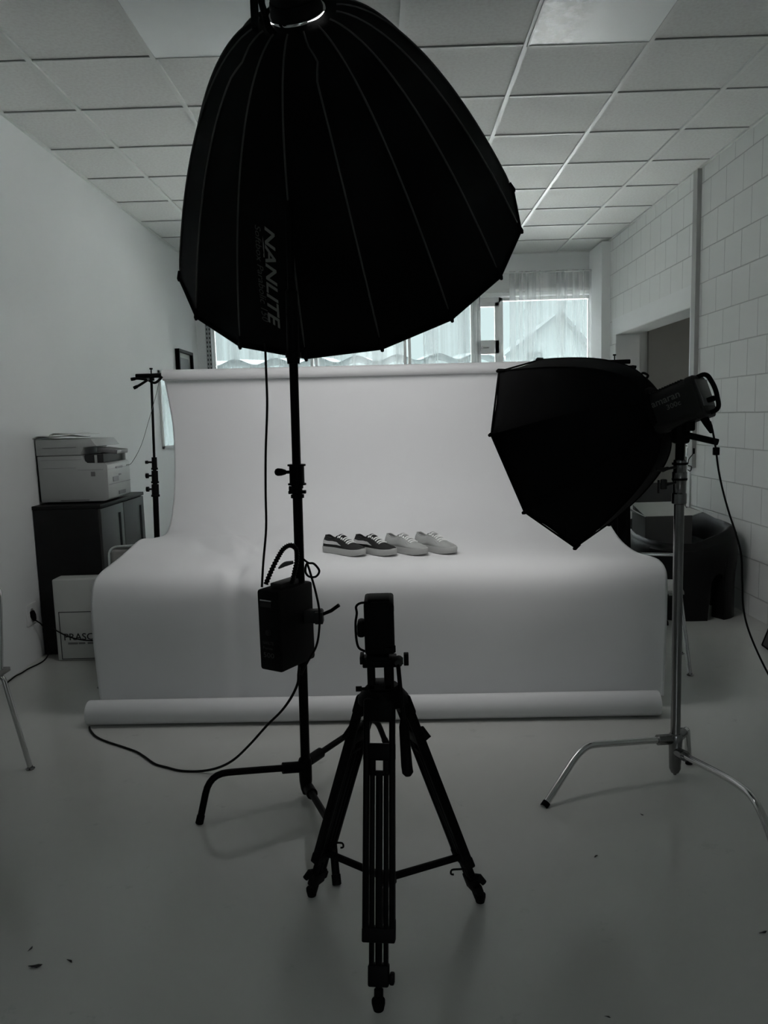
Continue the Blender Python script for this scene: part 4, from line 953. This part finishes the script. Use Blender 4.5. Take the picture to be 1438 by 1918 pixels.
# socket, plug and cable on the left wall
so = thing('wall_socket', 'white wall socket low on the left wall', 'socket', (XL, 4.53, .29))
MB().span((XL, 4.47, .235), (XL+.010, 4.60, .365), bev=.003).build('socket_plate', m_trimwhite, so)
MB().cyl((XL+.009, 4.53, .315), (XL+.012, 4.53, .315), .02).build('socket_well', m_grey, so)
pg = thing('power_plug', 'black power plug and cable dropping from the left wall socket', 'cable', (XL+.03, 4.52, .30))
MB().lathe((XL+.012, 4.52, .322), (.25, .06, -1), [(0, .010), (.004, .017), (.03, .019), (.055, .013), (.065, .007)]).build('plug_body', m_rubber, pg)
MB().tube(spline([(XL+.03, 4.525, .262), (XL+.05, 4.55, .23), (XL+.065, 4.585, .17), (XL+.045, 4.60, .13), (XL+.06, 4.60, .07), (XL+.055, 4.60, .02), (XL+.06, 4.53, .006), (XL+.055, 4.46, .005), (XL+.035, 4.38, .005), (XL+.03, 4.30, .005), (XL+.02, 4.24, .005), (XL+.03, 4.1, .005)], 6), .0042, n=8).build('cord', m_cable, pg)
tag(MB().tube(spline([(XL+.145, 4.50, .215), (XL+.17, 4.508, .192), (XL+.24, 4.50, .158), (XL+.33, 4.495, .137), (XL+.43, 4.49, .132), (XL+.50, 4.47, .13)], 6), .004, n=8).build('hanging_cable', m_cable),
    'thin black cable sagging in front of the PRASCO carton', 'cable')

# picture and glossy board on the left wall
pc = thing('picture_frame', 'small black framed picture high on the left wall near the corner', 'picture', (XL, 8.42, 1.9))
fr = MB(); ya, yb, za, zb = 8.12, 8.70, 1.80, 2.215
for a, b in (((ya, za), (ya+.03, zb)), ((yb-.03, za), (yb, zb)), ((ya, za), (yb, za+.03)), ((ya, zb-.03), (yb, zb))): fr.span((XL, a[0], a[1]), (XL+.045, b[0], b[1]))
fr.build('frame_moulding', m_black, pc, smooth=False)
MB().span((XL+.002, ya+.02, za+.02), (XL+.012, yb-.02, zb-.02)).build('mount', m_cardwhite, pc, smooth=False)
MB().span((XL+.0125, ya+.10, za+.08), (XL+.0135, yb-.10, zb-.08)).build('print', m_printerdark, pc, smooth=False)
bd = thing('wall_mirror', 'tall pale framed mirror on the left wall behind the backdrop stand', 'mirror', (XL, 7.75, 1.18))
fr = MB(); ya, yb, za, zb = 7.46, 8.0, 1.19, 1.95
for a, b in (((ya, za), (ya+.025, zb)), ((yb-.025, za), (yb, zb)), ((ya, za), (yb, za+.025)), ((ya, zb-.025), (yb, zb))): fr.span((XL, a[0], a[1]), (XL+.02, b[0], b[1]))
fr.build('frame_moulding', m_trimwhite, bd, smooth=False)
MB().span((XL+.002, ya+.02, za+.02), (XL+.010, yb-.02, zb-.02)).build('panel', material('mirror glass', (0.88, 0.90, 0.90), .06, metal=.85), bd, smooth=False)

# ================================================================== CHROME CHAIRS
def chair(loc, rotz, label, back_h, panel=True, w_=.42, group='chrome-framed grey chairs'):
    """local: x right, y back, z up; built at the world origin then placed"""
    t = thing('chrome_chair', label, 'chair', (0, 0, 0), group)
    for sx in (-1, 1):
        for sy in (-1, 1):
            foot = Vector((sx*(w_/2+.035), sy*(w_/2+.02), .008)); top = Vector((sx*(w_/2-.015), sy*(w_/2-.04), .435))
            l_ = MB().tube(bend([top+Vector((-sx*.06, 0, .0)), top, foot], .03), .0105, n=12).build('leg', m_chrome, t)
            MB().lathe(foot-Vector((0, 0, .008)), (0, 0, 1), [(0, .017), (.004, .019), (.008, .012), (.016, .010)]).build('glide', m_steel, l_)
    rows = []
    for i in range(13):
        u = -1+2*i/12
        rows.append([Vector((u*w_/2, v_*w_/2, .448-.020*(1-u*u)*(1-v_*v_)-.03*max(0, -v_-.8))) for v_ in [-1+2*k/10 for k in range(11)]])
    MB().grid(rows).build('seat', m_grey, t, thick=.016)
    MB().tube(bend([(-w_/2+.02, w_/2-.04, .435), (-w_/2+.02, w_/2+.015, back_h), (w_/2-.02, w_/2+.015, back_h), (w_/2-.02, w_/2-.04, .435)], .05), .0095, n=12).build('back_frame', m_chrome, t)
    if panel:
        rows = [[Vector((u*(w_/2-.03), w_/2+.012+.02*(1-u*u), lerp(.56, back_h-.012, k/6))) for k in range(7)] for u in [-1+2*i/10 for i in range(11)]]
        MB().grid(rows).build('backrest', m_grey, t, thick=.012)
    t.location = loc; t.rotation_euler = (0, 0, rotz)
    return t
chair((1.435, 4.215, 0), 2.9, 'grey chair with chrome legs standing right of the table behind the chrome stand', .66, panel=False, w_=.34)
chair((-1.80, 2.815, 0), 0.0, 'chrome-legged grey chair cut off by the left picture edge', .80)
chair((-1.475, 4.26, 0), .25, 'chrome chair with a grey back, behind the left corner of the paper', .72, w_=.34)

# ================================================================== RIGHT SIDE: black seat, carton, case, bag
sf = thing('lounge_seat', 'black moulded lounge seat with arched legs against the block wall', 'armchair', (2.10, 5.55, 0))
cx0, cy0, hw_, hd_ = 2.085, 5.56, .325, .53
def sup(a, hw, hd, e=3.2):
    c, s = math.cos(a), math.sin(a); return (math.copysign(abs(c)**(2/e), c)*hw, math.copysign(abs(s)**(2/e), s)*hd)
arches = [(-1.30-.09, .13), (-2.35, .2), (-.35, .22), (.6, .2), (2.3, .25), (1.45, .13)]
def bot(a):
    z = 0.0
    for c, wd in arches:
        dlt = abs((a-c+PI) % (2*PI)-PI)
        if dlt < wd: z = max(z, .22+.105*math.sqrt(max(0, 1-(dlt/wd)**2)))
    return z
NA = 220; rows_o = []
for i in range(NA):
    a = 2*PI*i/NA; x, y = sup(a, hw_, hd_); xi, yi = sup(a, hw_-.10, hd_-.10)
    top = .53+.10*max(0, min(1, (x/hw_+.2)))+.05*max(0, y/hd_); b0 = bot(a)
    col = [Vector((cx0+xi, cy0+yi, b0)), Vector((cx0+x*.985, cy0+y*.985, b0))]
    for k in range(9):
        z = lerp(b0, top-.05, k/8); bulge = 1+.04*math.sin(PI*min(1, max(0, (z-.28)/.35)))
        col.append(Vector((cx0+x*bulge*.97, cy0+y*bulge*.985, z)))
    for q in range(1, 7):
        aa = PI/2*q/6; ox, oy = lerp(x*.97, xi, .38*(1-math.cos(aa))), lerp(y*.985, yi, .38*(1-math.cos(aa)))
        col.append(Vector((cx0+ox, cy0+oy, top-.05+.05*math.sin(aa))))
    col.append(Vector((cx0+lerp(x, xi, .8), cy0+lerp(y, yi, .8), top-.03)))
    col.append(Vector((cx0+xi, cy0+yi, top-.16))); col.append(Vector((cx0+xi, cy0+yi, b0)))
    rows_o.append(col)
MB().grid(rows_o, close_u=True).build('shell', m_sofa, sf, angle=50)
rows = []
for i in range(NA//2):
    a = 2*PI*i/(NA//2); xi, yi = sup(a, hw_-.09, hd_-.09); rows.append([Vector((cx0+xi*k, cy0+yi*k, .46-.06*(1-k*k))) for k in (0.02, .3, .6, .85, 1)])
MB().grid(rows, close_u=True).build('seat_pan', m_sofa, sf, thick=.02)
bg = thing('equipment_bag', 'upright black equipment bag between the octagonal softbox and the open carton', 'bag', (1.56, 5.42, 0))
MB().box((1.565, 5.42, .42), (.26, .28, .84), bev=.05, seg=4, taper=.9).build('bag_body', m_fabric, bg)
MB().tube(bend([(1.49, 5.42, .83), (1.49, 5.42, .90), (1.64, 5.42, .90), (1.64, 5.42, .83)], .03), .009, n=8).build('bag_handle', m_fabric, bg)
oc = thing('open_carton', 'open carton with pale flaps standing on the black lounge seat', 'box', (1.95, 5.45, .56))
bx = MB(); X0_, X1_, Y0_, Y1_, Z0_, Z1_ = 1.80, 2.13, 5.36, 5.66, .462, .68
for a, b in (((X0_, Y0_, Z0_), (X1_, Y0_+.006, Z1_)), ((X0_, Y1_-.006, Z0_), (X1_, Y1_, Z1_)), ((X0_, Y0_, Z0_), (X0_+.006, Y1_, Z1_)), ((X1_-.006, Y0_, Z0_), (X1_, Y1_, Z1_)), ((X0_, Y0_, Z0_), (X1_, Y1_, Z0_+.006))): bx.span(a, b)
bx.build('carton_body', material('dark grey cardboard', (.06, .06, .058), .85), oc, smooth=False)
MB().add([(X0_, Y0_, Z1_), (X1_+.0, Y0_, Z1_), (X1_-.03, Y0_+.14, Z1_+.085), (X0_-.06, Y0_+.14, Z1_+.085)], [(0, 1, 2, 3)]).build('flap', m_cardwhite, oc, thick=.005, smooth=False)
MB().add([(X0_, Y0_, Z1_), (X0_, Y1_, Z1_), (X0_-.10, Y1_-.02, Z1_+.06), (X0_-.10, Y0_+.05, Z1_+.06)], [(0, 1, 2, 3)]).build('flap', m_trimwhite, oc, thick=.005, smooth=False)
MB().add([(X1_, Y0_, Z1_), (X1_, Y1_, Z1_), (X1_+.08, Y1_-.02, Z1_+.02), (X1_+.08, Y0_+.02, Z1_+.02)], [(0, 1, 2, 3)]).build('flap', m_cardwhite, oc, thick=.005, smooth=False)
m_case = material('dark grey case shell', (0.045, 0.045, 0.045), .6)
kc = thing('equipment_case', 'dark grey flat case propped behind the open carton', 'case', (2.05, 5.86, .58))
MB().box((2.05, 5.88, .72), (.34, .07, .30), Matrix.Rotation(-.15, 3, 'X'), bev=.012).build('case_body', m_case, kc)
MB().box((2.05, 5.838, .72), (.33, .006, .02), Matrix.Rotation(-.15, 3, 'X')).build('case_band', m_black, kc)
bt = tag(MB().box((2.27, 6.0, .78), (.05, .05, .42), bev=.006).build('tripod_bag', m_fabric), 'narrow black tube bag standing upright behind the chrome stand', 'bag')
# cable duct and switches on the block wall
structure(MB().span((XR-.035, 6.13, .96), (XR, 6.215, ZC), bev=.003).build('trim_6', material('grey cable duct', (0.36, 0.36, 0.35), .5), smooth=False))
for z0_, z1_, lb in ((1.135, 1.21, 'white rocker switch on the door lining, upper one'), (1.04, 1.125, 'white switch plate on the door lining, lower one')):
    sw = thing('light_switch', lb, 'switch', (XR-.02, 6.24, z0_), 'switches beside the doorway')
    MB().span((XR-.028, 6.218, z0_), (XR-.012, 6.282, z1_), bev=.003).build('switch_plate', m_trimwhite, sw)
    MB().span((XR-.032, 6.232, z0_+.012), (XR-.027, 6.268, z1_-.012), bev=.001).build('rocker', m_trimwhite, sw)
# framed mirror leaning at the right edge
mf = thing('leaning_frame', 'black framed glass panel leaning against the block wall at right edge', 'picture frame', (2.30, 4.2, 0))
a0, a1, b0_, b1_ = Vector((2.215, 4.47, .002)), Vector((2.165, 3.75, .002)), Vector((2.43, 4.49, .55)), Vector((2.38, 3.77, .55))
fr = MB()
for p, q in ((a0, a1), (b0_, b1_), (a0, b0_), (a1, b1_)): fr.tube([p, q], .008, n=4)
fr.build('frame_moulding', m_black, mf)
MB().add([a0, a1, b1_, b0_], [(0, 1, 2, 3)]).build('glass_panel', material('dark reflective glass', (0.10, 0.10, 0.10), .12, spec=.8), mf, thick=.006, smooth=False)

# ------------------------------------------------------------------ crumbs of leaf on the floor
fz = [(-.986, 1.86, .016), (-1.03, 1.93, .008), (-.90, 1.88, .009), (.63, 2.31, .008), (.86, 2.56, .007), (.985, 1.93, .010), (.28, 1.60, .012), (.48, 1.65, .006)]
fl0 = None
for i, (x, y, s_) in enumerate(fz):
    if fl0 is None:
        pts = [Vector((.016*math.cos(a)*(1+.4*math.sin(3*a)), .007*math.sin(a)*(1+.3*math.cos(2*a)), .003+.002*math.sin(2*a))) for a in [2*PI*k/12 for k in range(12)]]
        fl0 = MB().add([Vector((0, 0, .005))]+pts, [(0, 1+k, 1+(k+1) % 12) for k in range(12)]).build('leaf_crumb', m_ink, thick=.001, origin=(0, 0, 0)); o = fl0
    else:
        o = fl0.copy(); scene.collection.objects.link(o)
    o.location = (x, y, .001); o.rotation_euler = (0, 0, i*1.3); o.scale = (s_/.016,)*3
    tag(o, 'tiny dark leaf crumb lying on the grey floor', 'debris', 'leaf crumbs on the floor')
